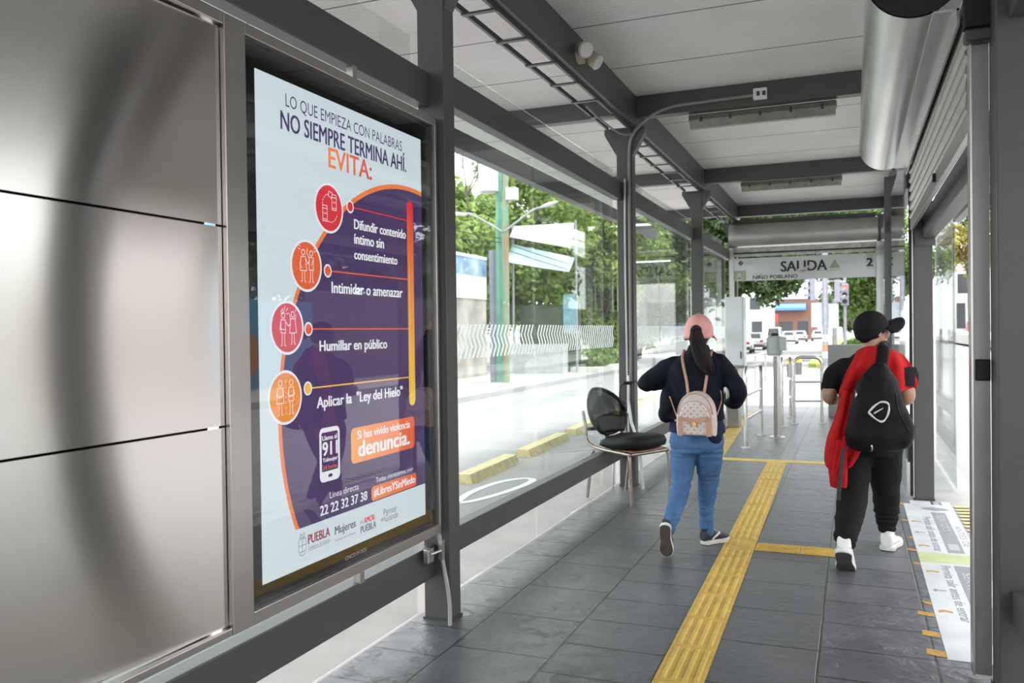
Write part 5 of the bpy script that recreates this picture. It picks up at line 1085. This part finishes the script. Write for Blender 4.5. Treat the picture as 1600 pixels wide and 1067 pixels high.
# jeans
mb = MB(); ex = lambda rows, d: [(r[0], r[1], r[2], r[3] + d[i]) for i, r in enumerate(rows)]
stack(mb, [(-1.005, 5.855, .66, .165, .115), (-1.005, 5.85, .72, .187, .132), (-1.003, 5.855, .78, .178, .125), (-1.003, 5.86, .86, .155, .108)], e=.9)
limb(mb, ex(LL, [.018, .017, .018, .014, .012, .011])); limb(mb, ex(RLg, [.018, .017, .018, .014, .012, .011]))
def jean_m():
    m = mat('blue_denim', (.055, .125, .27), .85, 0, .25, 7, .25, 260, col2=(.085, .18, .345)); return m
fused('jeans', mb, jean_m(), W, .007, 4, wrinkle(.0085, (.45, .05), (.66, .05), (.25, .06)))
# jeans seat seam and yoke lines
JN = [o for o in W.children if o.name.startswith('jeans')][0]
DS = mat('denim_seam', (.04, .085, .19), .85)
for pts in ([(-1.005, .80), (-1.006, .74), (-1.008, .68)], [(-1.16, .76), (-1.08, .745), (-1.005, .735)], [(-1.005, .735), (-.93, .745), (-.85, .76)]):
    MB().tube([snap(JN, *p) for p in pts], .002, 5).build('seam', DS, JN)
# shirt below the jacket
mb = MB(); stack(mb, [(-1.0, 5.855, .795, .192, .138), (-1.003, 5.855, .84, .188, .134), (-1.003, 5.86, .93, .165, .118), (-1.0, 5.86, 1.05, .155, .11)]); mb.ell((-.875, 5.80, .785), (.055, .07, .075))
fused('shirt', mb, mat('shirt_navy', (.017, .02, .05), .8, 0, .15, 8, .2, 160), W, .008, 4, fold(.005, 16, (1, 1, .4)))
# jacket
mb = MB()
stack(mb, [(-1.03, 5.86, .885, .225, .15), (-1.02, 5.86, .96, .208, .142), (-1.01, 5.86, 1.08, .195, .132), (-1.005, 5.86, 1.20, .197, .125), (-1.0, 5.865, 1.275, .19, .11), (-.992, 5.868, 1.328, .125, .088), (-.988, 5.87, 1.372, .068, .062)])
limb(mb, ex(LAr, [.016, .019, .019, .018, .014])); limb(mb, ex(RAr, [.016, .020, .022, .022, .016]))
mb.ell((-1.205, 5.82, .93), (.05, .10, .07)); mb.ell((-1.18, 5.80, 1.0), (.06, .09, .12))
JK = fused('jacket', mb, mat('jacket_navy', (.008, .010, .018), .72, 0, .2, 6, .2, 140), W, .008, 12, lambda p: .014 * noise.noise(Vector((p.x * 7, p.y * 7, p.z * 5))) + .007 * noise.noise(Vector((p.x * 19, p.y * 19, p.z * 12))))
cb_ = MB(); cb_.loft([ering((-.988, 5.872, 1.345), .085, .078, 24, 1), ering((-.987, 5.872, 1.395), .066, .064, 24, 1), ering((-.987, 5.872, 1.39), .058, .056, 24, 1), ering((-.988, 5.872, 1.345), .075, .068, 24, 1)]); cb_.build('collar', mat('jacket_navy', 0), JK, smooth=True)
MB().tube([snap(JK, -1.17, 1.27), snap(JK, -1.175, 1.12), snap(JK, -1.17, .95)], .003, 5).build('seam', mat('jacket_navy', 0), JK)
# hair, cap
HR = mat('hair_dark_brown', (.014, .009, .008), .5, 0, .3, 30, .5, 120, stretch=(6, 6, .6))
mb = MB(); mb.ell((-.985, 5.86, 1.482), (.082, .098, .092)); mb.ell((-.985, 5.80, 1.45), (.062, .05, .055))
HA = fused('hair', mb, HR, W, .008, 3)
PT = crom([(-.985, 5.775, 1.505, .024), (-.98, 5.735, 1.490, .034), (-.968, 5.705, 1.43, .046), (-.945, 5.695, 1.35, .056), (-.915, 5.70, 1.27, .052), (-.892, 5.705, 1.215, .030), (-.885, 5.71, 1.19, .008)], 5)
mb = MB(); mb.tube([p[:3] for p in PT], [(p[3], p[3] * .62) for p in PT], 16, up=(0, -1, .2))
pt_ = mb.build('ponytail', HR, HA, smooth=True); rnd = random.Random(3)
for k in range(26):
    a = rnd.uniform(0, 2 * PI); q = MB(); pts = []
    for j, p in enumerate(PT[4:]):
        f = .98 + .05 * math.sin(j * .4 + k); pts.append((p[0] + math.cos(a) * p[3] * f, p[1] - abs(math.sin(a)) * p[3] * .62 * f, p[2]))
    q.tube(pts, [.004] * (len(pts) - 2) + [.003, .001], 5)
    if k % 2 == 0: q.build('lock', HR, pt_, smooth=True)
tie = MB(); tie.tube([p[:3] for p in PT[3:6]], [.036, .039, .038], 14); tie.build('hair_tie', mat('black_plastic', 0), HA, smooth=True)
PK = mat('cap_pink', (.80, .39, .37), .8, 0, .06, 10, .15, 200)
PC = cap(W, (-.985, 5.868, 1.478), (.099, .112, .13), R(-3), PK)
# arched opening at the back of the cap, filled by hair, with its strap
mb = MB(); arch = [(-.985 + .042 * math.cos(a), 1.465 + .052 * math.sin(a)) for a in [PI * i / 14 for i in range(15)]]
pts = [snap(PC, x, z, 5.2) + Vector((0, -.002, 0)) for x, z in arch]; ctr = sum(pts, Vector()) / len(pts) + Vector((0, -.012, -.005))
mb.v = [tuple(p) for p in pts] + [tuple(ctr)]; mb.f = [(i, i + 1, 15) for i in range(14)] + [(14, 0, 15)]
mb.build('cap_opening_hair', HR, PC, smooth=True); MB().tube(pts, .004, 6).build('opening_trim', PK, PC)
# shoes
NV = mat('shoe_navy', (.02, .025, .04), .6); SOLW = mat('sole_white', (.66, .65, .62), .6, 0, .06, 12); UND = mat('outsole_brown', (.085, .065, .055), .75, 0, .2, 20, .6, 90)
ML = Matrix.Translation((-1.15, 5.475, .232)) @ Matrix.Rotation(R(3), 4, 'Z') @ Matrix.Rotation(R(-77), 4, 'X')
shoe(W, ML, .245, NV, SOLW, .0, SOLW, UND, SOLW)
MR_ = Matrix.Translation((-.985, 5.925, .004)) @ Matrix.Rotation(R(-38), 4, 'Z')
shoe(W, MR_, .245, NV, SOLW, .0, SOLW, UND, SOLW)
# her little backpack: carried, so a thing of its own
def bagm():
    m = bpy.data.materials.new('cream_monogram_canvas'); m.use_nodes = True; nt = m.node_tree; N = nt.nodes; L = nt.links; b = N['Principled BSDF']; b.inputs['Roughness'].default_value = .5
    tc = N.new('ShaderNodeTexCoord'); mp = N.new('ShaderNodeMapping'); mp.inputs['Rotation'].default_value = (0, R(45), 0); mp.inputs['Scale'].default_value = (1, .01, 1); L.new(tc.outputs['Object'], mp.inputs['Vector'])
    vo = N.new('ShaderNodeTexVoronoi'); vo.inputs['Scale'].default_value = 34; vo.inputs['Randomness'].default_value = .12; vo.distance = 'MANHATTAN'; L.new(mp.outputs[0], vo.inputs['Vector'])
    rp = N.new('ShaderNodeValToRGB'); rp.color_ramp.interpolation = 'EASE'; e = rp.color_ramp.elements; e[0].position = .28; e[0].color = (.34, .25, .22, 1); e[1].position = .36; e[1].color = (.66, .56, .52, 1); L.new(vo.outputs['Distance'], rp.inputs['Fac']); L.new(rp.outputs['Color'], b.inputs['Base Color']); return m
BP = thing('backpack', 'small cream patterned backpack with tan straps on the back of the person in jeans', 'backpack', (-.968, 5.65, .80))
def barch(w, h, n=9):
    p = [(-w, 0)] + [(-w * 1.04, h * .25), (-w * 1.0, h * .5)] + [(w * .98 * math.cos(a), h * .52 + h * .48 * math.sin(a)) for a in [PI - PI * i / (2 * n) * 2 / 2 for i in range(1, 2 * n)]] + [(w * 1.0, h * .5), (w * 1.04, h * .25), (w, 0)]
    return p
CMN = bagm(); TAN = mat('tan_leather', (.50, .29, .21), .5, 0, .08, 10); CRM = mat('cream_leather', (.62, .53, .50), .5, 0, .05)
def bpt(x, y, z): return Vector((-.968 + x, y, .80 + z))
rings = []
for y, f in ((5.715, .90), (5.70, 1.0), (5.63, 1.0), (5.602, .97), (5.590, .86), (5.588, .5)):
    rings.append([bpt(p[0] * f, y, .145 + (p[1] - .145) * f) for p in barch(.124, .292)])
bd = MB().loft(rings).build('body', CRM, BP, smooth='auto')
pk = MB().loft([[bpt(p[0] * f, y, .008 + .10 + (p[1] - .10) * f) for p in barch(.103, .225)] for y, f in ((5.60, 1.0), (5.568, .98), (5.560, .9), (5.558, .4))]).build('front_pocket', CMN, BP, smooth='auto')
MB().tube([bpt(p[0] * .97, 5.594, p[1] * .965 + .006) for p in barch(.118, .285)][2:-2], .004, 6).build('zip_line', TAN, BP)
MB().tube([bpt(p[0] * 1.01, 5.572, p[1] + .006) for p in barch(.103, .225)], .0035, 6).build('pocket_piping', TAN, pk)
for q in (-1, 1):
    MB().loft([[bpt(q * (x + dx), y, z) for x, z in ((.078, .004), (.106, .004), (.107, .12), (.082, .14))] for y, dx in ((5.562, 0), (5.552, -.002))]).build('side_panel', TAN, pk)
MB().loft([[bpt(x, y, z) for x, z in ((-.085, .125), (-.085, .105), (-.03, .092), (-.02, .072), (.02, .072), (.03, .092), (.085, .112), (.085, .138), (0, .120))] for y in (5.562, 5.549)]).build('flap', TAN, pk)
MB().cyl(bpt(.002, 5.549, .085), bpt(.002, 5.541, .085), .014, 18).build('clasp', mat('brass', (.70, .42, .12), .3, 1), pk, smooth='auto')
MB().tube([bpt(-.088, 5.553, .118), bpt(-.088, 5.545, .118)], .004, 8).build('stud', mat('brass', 0), pk)
MB().tube([bpt(-.125, 5.64, .10), bpt(-.138, 5.63, .095)], .008, 8).build('side_tab', TAN, BP)
def strap(pts, w, nm, m, root, th=.0035): return MB().tube(crom([tuple(p) for p in pts], 5), [(w, th)] * (5 * (len(pts) - 1) + 1), 8, up=(0, -1, .3)).build(nm, m, root, smooth=True)
off = Vector((0, -.006, 0))
strap([(-1.085, 5.86, 1.362), snap(JK, -1.083, 1.31) + off, snap(JK, -1.065, 1.24) + off, snap(JK, -1.045, 1.15) + off, (-1.03, 5.69, 1.07)], .010, 'strap', TAN, BP)
strap([(-.895, 5.86, 1.362), snap(JK, -.897, 1.31) + off, snap(JK, -.905, 1.24) + off, snap(JK, -.918, 1.15) + off, (-.925, 5.69, 1.07)], .010, 'strap', TAN, BP)
strap([snap(JK, -.80, 1.10) + off, snap(JK, -.825, 1.02) + off, (-.845, 5.68, .92)], .005, 'lower_strap', TAN, BP)
strap([snap(JK, -1.16, 1.05) + off, snap(JK, -1.13, .96) + off, (-1.085, 5.69, .86)], .005, 'lower_strap', TAN, BP)

# ---------------------------------------------------------------- person in black with the cap
B = thing('person', 'person in a black cap, black clothes and white high-top shoes walking away, looking right', 'person', (.09, 5.9, 0))
SKB = skin_mat('skin_warm', (.42, .235, .155))
HB = (.118, 5.915, 1.478); YB_ = R(-56)
mb = MB()
stack(mb, [(.09, 5.9, .68, .15, .10), (.09, 5.9, .80, .155, .105), (.09, 5.9, .95, .145, .10), (.09, 5.9, 1.12, .15, .10), (.095, 5.9, 1.22, .135, .085), (.10, 5.9, 1.30, .075, .06)])
limb(mb, [(.10, 5.9, 1.29, .062), (.108, 5.905, 1.38, .054), (.112, 5.91, 1.43, .055)])
HMB = head(mb, HB, YB_, 1.0)
BL = [(.0, 5.89, .72, .09), (-.005, 5.86, .58, .08), (-.012, 5.80, .44, .06), (-.025, 5.70, .33, .056), (-.048, 5.58, .235, .045), (-.052, 5.545, .20, .042)]
BRr = [(.178, 5.92, .72, .09), (.185, 6.0, .58, .08), (.192, 6.08, .44, .06), (.198, 6.15, .32, .056), (.20, 6.20, .20, .045), (.20, 6.205, .10, .042)]
limb(mb, BL); limb(mb, BRr)
BAL = [(-.045, 5.9, 1.235, .045), (-.122, 5.89, 1.15, .05), (-.148, 5.885, 1.055, .045), (-.12, 6.0, 1.03, .04), (-.06, 6.12, 1.04, .03)]
BAR = [(.235, 5.9, 1.235, .045), (.292, 5.89, 1.16, .05), (.318, 5.885, 1.065, .045), (.29, 6.0, 1.03, .04), (.23, 6.12, 1.04, .03)]
limb(mb, BAL); limb(mb, BAR)
hand(mb, BAL[-1][:3], (.5, .8, .1), (.3, 0, -1), 1); hand(mb, BAR[-1][:3], (-.5, .8, .1), (-.3, 0, -1), -1)
fused('body', mb, SKB, B, .006, 5)
eyes(B, HB, HMB)
BK = mat('pants_black', (.011, .011, .012), .8, 0, .2, 6, .2, 120)
mb = MB(); stack(mb, [(.088, 5.9, .68, .168, .125), (.088, 5.895, .76, .178, .135), (.09, 5.9, .86, .165, .12), (.09, 5.9, .92, .155, .11)], e=.9)
limb(mb, ex(BL, [.022, .028, .034, .030, .028, .022])); limb(mb, ex(BRr, [.022, .024, .028, .028, .024, .02])[:-1] + [(.20, 6.205, .155, .058)])
fused('pants', mb, BK, B, .008, 4, lambda p: .006 * noise.noise(Vector((p.x * 8, p.y * 8, p.z * 14))) + (.009 * noise.noise(Vector((p.x * 7, p.y * 7, p.z * 50))) if p.z < .32 else 0))
mb = MB(); stack(mb, [(.09, 5.9, .80, .19, .142), (.09, 5.9, .95, .178, .13), (.09, 5.9, 1.12, .178, .128), (.094, 5.9, 1.23, .186, .112), (.098, 5.9, 1.295, .135, .088), (.10, 5.9, 1.345, .072, .068)])
limb(mb, [(-.05, 5.9, 1.245, .066), (-.112, 5.893, 1.19, .064), (-.142, 5.89, 1.12, .064)]); limb(mb, [(.242, 5.9, 1.245, .066), (.286, 5.893, 1.19, .062), (.308, 5.89, 1.125, .060)])
fused('t_shirt', mb, mat('shirt_black', (.010, .010, .012), .8, 0, .15, 6, .2, 140), B, .008, 10, fold(.011, 11))
mb = MB(); mb.loft([ering((.104, 5.905, 1.325), .074, .07, 24, 1), ering((.106, 5.907, 1.362), .064, .062, 24, 1), ering((.106, 5.907, 1.358), .057, .055, 24, 1), ering((.104, 5.905, 1.325), .066, .062, 24, 1)]); mb.build('neckband', mat('shirt_black', 0), B, smooth=True)
MB().tube([tuple(p) for p in [Vector((.106 + .066 * math.cos(a), 5.907 + .064 * math.sin(a), 1.353)) for a in [2 * PI * i / 20 for i in range(21)]]], .004, 6).build('red_collar_edge', mat('collar_red_white', (.55, .25, .22), .7), B)
HBK = mat('hair_black', (.008, .007, .007), .55, 0, .3, 40, .5, 150)
mb = MB(); Rb = Matrix.Rotation(YB_, 3, 'Z')
mb.ell(Vector(HB) + Rb @ Vector((0, -.022, .012)), (.080, .084, .088), Rb); mb.ell(Vector(HB) + Rb @ Vector((0, -.06, -.035)), (.055, .038, .045), Rb)
for q in (-1, 1): mb.ell(Vector(HB) + Rb @ Vector((q * .072, .022, .012)), (.010, .016, .03), Rb)
fused('hair', mb, HBK, B, .007, 2)
cap(B, Vector(HB) + Vector((-.006, -.004, .018)) + Rb @ Vector((0, -.006, 0)), (.100, .114, .112), YB_ + R(4), mat('cap_black', (.010, .010, .012), .8, 0, .1, 10, .15, 200, spec=.15), brim=.115, tilt=R(23))
SW_ = mat('shoe_white', (.74, .74, .75), .5, 0, .04, 10); SWS = mat('shoe_sole_white', (.68, .68, .68), .6, 0, .05); OUT = mat('outsole_grey', (.10, .095, .085), .8, 0, .2, 20, .5, 90)
shoe(B, Matrix.Translation((-.066, 5.43, .155)) @ Matrix.Rotation(R(-4), 4, 'Z') @ Matrix.Rotation(R(-42), 4, 'X'), .285, SW_, SWS, .045, None, OUT, SW_, .185)
shoe(B, Matrix.Translation((.195, 6.155, .004)) @ Matrix.Rotation(R(-14), 4, 'Z'), .285, SW_, SWS, .045, None, OUT, SW_, .185)
# red jacket slung over the shoulders
RJ = thing('red_jacket', 'red jacket slung over the shoulder under the black backpack, hanging to knee height', 'jacket', (.0, 5.75, .5))
RDM = mat('fabric_red', (.46, .012, .014), .75, 0, .15, 5, .2, 160)
def sheet(rows, nm, m, root, amp, freq, th=.012, nu=40, nv=40, ph=0):
    rs = [crom([tuple(p) for p in r], 8) for r in rows]; cols = len(rs[0]); fl_ = [crom([r[i] for r in rs], 8) for i in range(cols)]; mb = MB(); nr = len(fl_[0])
    vs = []
    for j in range(nr):
        for i in range(cols):
            p = Vector(fl_[i][j]); u = i / (cols - 1); v = j / (nr - 1)
            p.y += amp * math.sin(freq * u * 2 * PI + ph + 1.5 * v + 2 * noise.noise(Vector((u * 2, v * 1.5, ph)))) * min(1, .35 + v) + amp * .6 * noise.noise(p * 14); vs.append(p)
    mb.add(vs, [(j * cols + i, j * cols + i + 1, (j + 1) * cols + i + 1, (j + 1) * cols + i) for j in range(nr - 1) for i in range(cols - 1)])
    o = mb.build(nm, m, root, smooth=True, fix=False); s = o.modifiers.new('t', 'SOLIDIFY'); s.thickness = th; s.offset = 0; return o
sheet([[(.02, 5.88, 1.345), (.075, 5.83, 1.375), (.15, 5.83, 1.378), (.225, 5.86, 1.355), (.30, 5.90, 1.315)], [(-.02, 5.79, 1.26), (.05, 5.775, 1.29), (.15, 5.765, 1.295), (.25, 5.79, 1.285), (.335, 5.87, 1.255)], [(-.065, 5.755, 1.15), (.02, 5.755, 1.18), (.15, 5.75, 1.18), (.265, 5.775, 1.18), (.362, 5.86, 1.18)], [(-.085, 5.75, 1.08), (.0, 5.75, 1.06), (.15, 5.755, 1.06), (.27, 5.775, 1.10), (.372, 5.865, 1.13)]], 'shoulder_drape', RDM, RJ, .018, 3.6)
sheet([[(-.075, 5.742, 1.115), (-.03, 5.728, 1.10), (.02, 5.735, 1.09), (.06, 5.745, 1.08)], [(-.105, 5.72, .95), (-.06, 5.70, .95), (.0, 5.70, .95), (.06, 5.73, .95)], [(-.155, 5.71, .80), (-.10, 5.69, .80), (-.03, 5.685, .80), (.045, 5.71, .80)], [(-.172, 5.71, .68), (-.11, 5.69, .67), (-.05, 5.685, .67), (.03, 5.70, .72)], [(-.165, 5.71, .625), (-.12, 5.69, .60), (-.07, 5.69, .60), (-.01, 5.70, .64)]], 'body_drape', RDM, RJ, .026, 2.6, ph=1.0)
sheet([[(-.13, 5.70, .80), (-.09, 5.685, .80), (-.045, 5.68, .80)], [(-.145, 5.70, .64), (-.10, 5.68, .63), (-.045, 5.685, .65)], [(-.138, 5.70, .545), (-.095, 5.68, .54), (-.048, 5.685, .535)], [(-.137, 5.70, .50), (-.095, 5.68, .495), (-.055, 5.685, .50)]], 'hanging_sleeve', RDM, RJ, .012, 1.3, th=.02, ph=2.2)
sheet([[(.285, 5.795, 1.245), (.325, 5.83, 1.25), (.362, 5.875, 1.245)], [(.29, 5.785, 1.19), (.335, 5.82, 1.19), (.376, 5.875, 1.19)], [(.295, 5.785, 1.135), (.335, 5.82, 1.13), (.372, 5.875, 1.14)]], 'black_cuff_band', mat('cuff_black', (.012, .012, .013), .8), RJ, .002, 1, th=.010)
# black backpack with its emblem
BG = thing('backpack', 'large black backpack with a white ringed emblem, slung over the red jacket', 'backpack', (.135, 5.66, .74))
mb = MB(); rows = [(.125, 5.665, .735, .07, .03), (.128, 5.66, .755, .145, .065), (.135, 5.655, .83, .188, .095), (.14, 5.655, .92, .182, .10), (.138, 5.662, 1.02, .155, .092), (.138, 5.675, 1.12, .128, .08), (.142, 5.69, 1.19, .10, .06), (.15, 5.70, 1.25, .055, .04), (.154, 5.71, 1.275, .03, .02)]
stack(mb, rows, n=36, e=.8, k=5); mb.ell((.285, 5.65, .85), (.055, .075, .09))
bg = fused('body', mb, mat('bag_black', (.008, .008, .0095), .55, 0, .2, 6, .25, 200), BG, .008, 4, lambda p: .012 * noise.noise(Vector((p.x * 9, p.y * 9, p.z * 6))) + .006 * noise.noise(Vector((p.x * 22, p.y * 22, p.z * 15))))
WM_ = mat('emblem_white', (.62, .62, .62), .5)
def onbag(pts, r, nm, m, d=-.002): return MB().tube([snap(bg, x, z) + Vector((0, d, 0)) for x, z in pts], r, 6).build(nm, m, bg, smooth=True)
tri = crom([(.082, .985), (.112, 1.02), (.152, 1.048), (.192, 1.04), (.196, 1.0), (.182, .955), (.155, .93), (.115, .952), (.082, .985)], 5)
onbag(tri, [.0045 + .003 * abs(math.sin(i * .37)) for i in range(len(tri))], 'emblem_ring', WM_)
onbag([(.112, .978), (.122, .985), (.145, 1.0), (.165, 1.012)], [.005, .0055, .004, .0015], 'emblem_mark', WM_)
ZP = mat('zip_metal', (.6, .6, .6), .3, 1)
for x, z in ((.012, 1.09), (.098, .765)): onbag([(x, z + .02), (x + .004, z), (x - .002, z - .02)], .006, 'zip_pull', ZP, -.006)
onbag(crom([(-.0, 1.12), (.02, 1.07), (.07, 1.03), (.14, 1.03)], 4), .003, 'zip_line', mat('black_plastic', 0))
onbag(crom([(.235, 1.1), (.25, 1.0), (.28, .93), (.305, .87)], 4), .0035, 'side_seam', mat('black_plastic', 0))
strap([(.200, 5.97, 1.345), (.19, 5.86, 1.385), (.178, 5.80, 1.368), (.168, 5.755, 1.31), (.155, 5.71, 1.24)], .036, 'shoulder_strap', mat('bag_black', 0), BG, .007)
strap([(.0, 5.665, .79), (-.06, 5.655, .74), (-.075, 5.65, .62), (-.088, 5.65, .50), (-.092, 5.655, .42)], .012, 'dangling_strap', mat('strap_grey', (.05, .05, .052), .7), BG)
strap([(.10, 5.755, 1.20), (.135, 5.72, 1.255), (.17, 5.745, 1.215)], .008, 'grab_loop', mat('bag_black', 0), BG, .004)
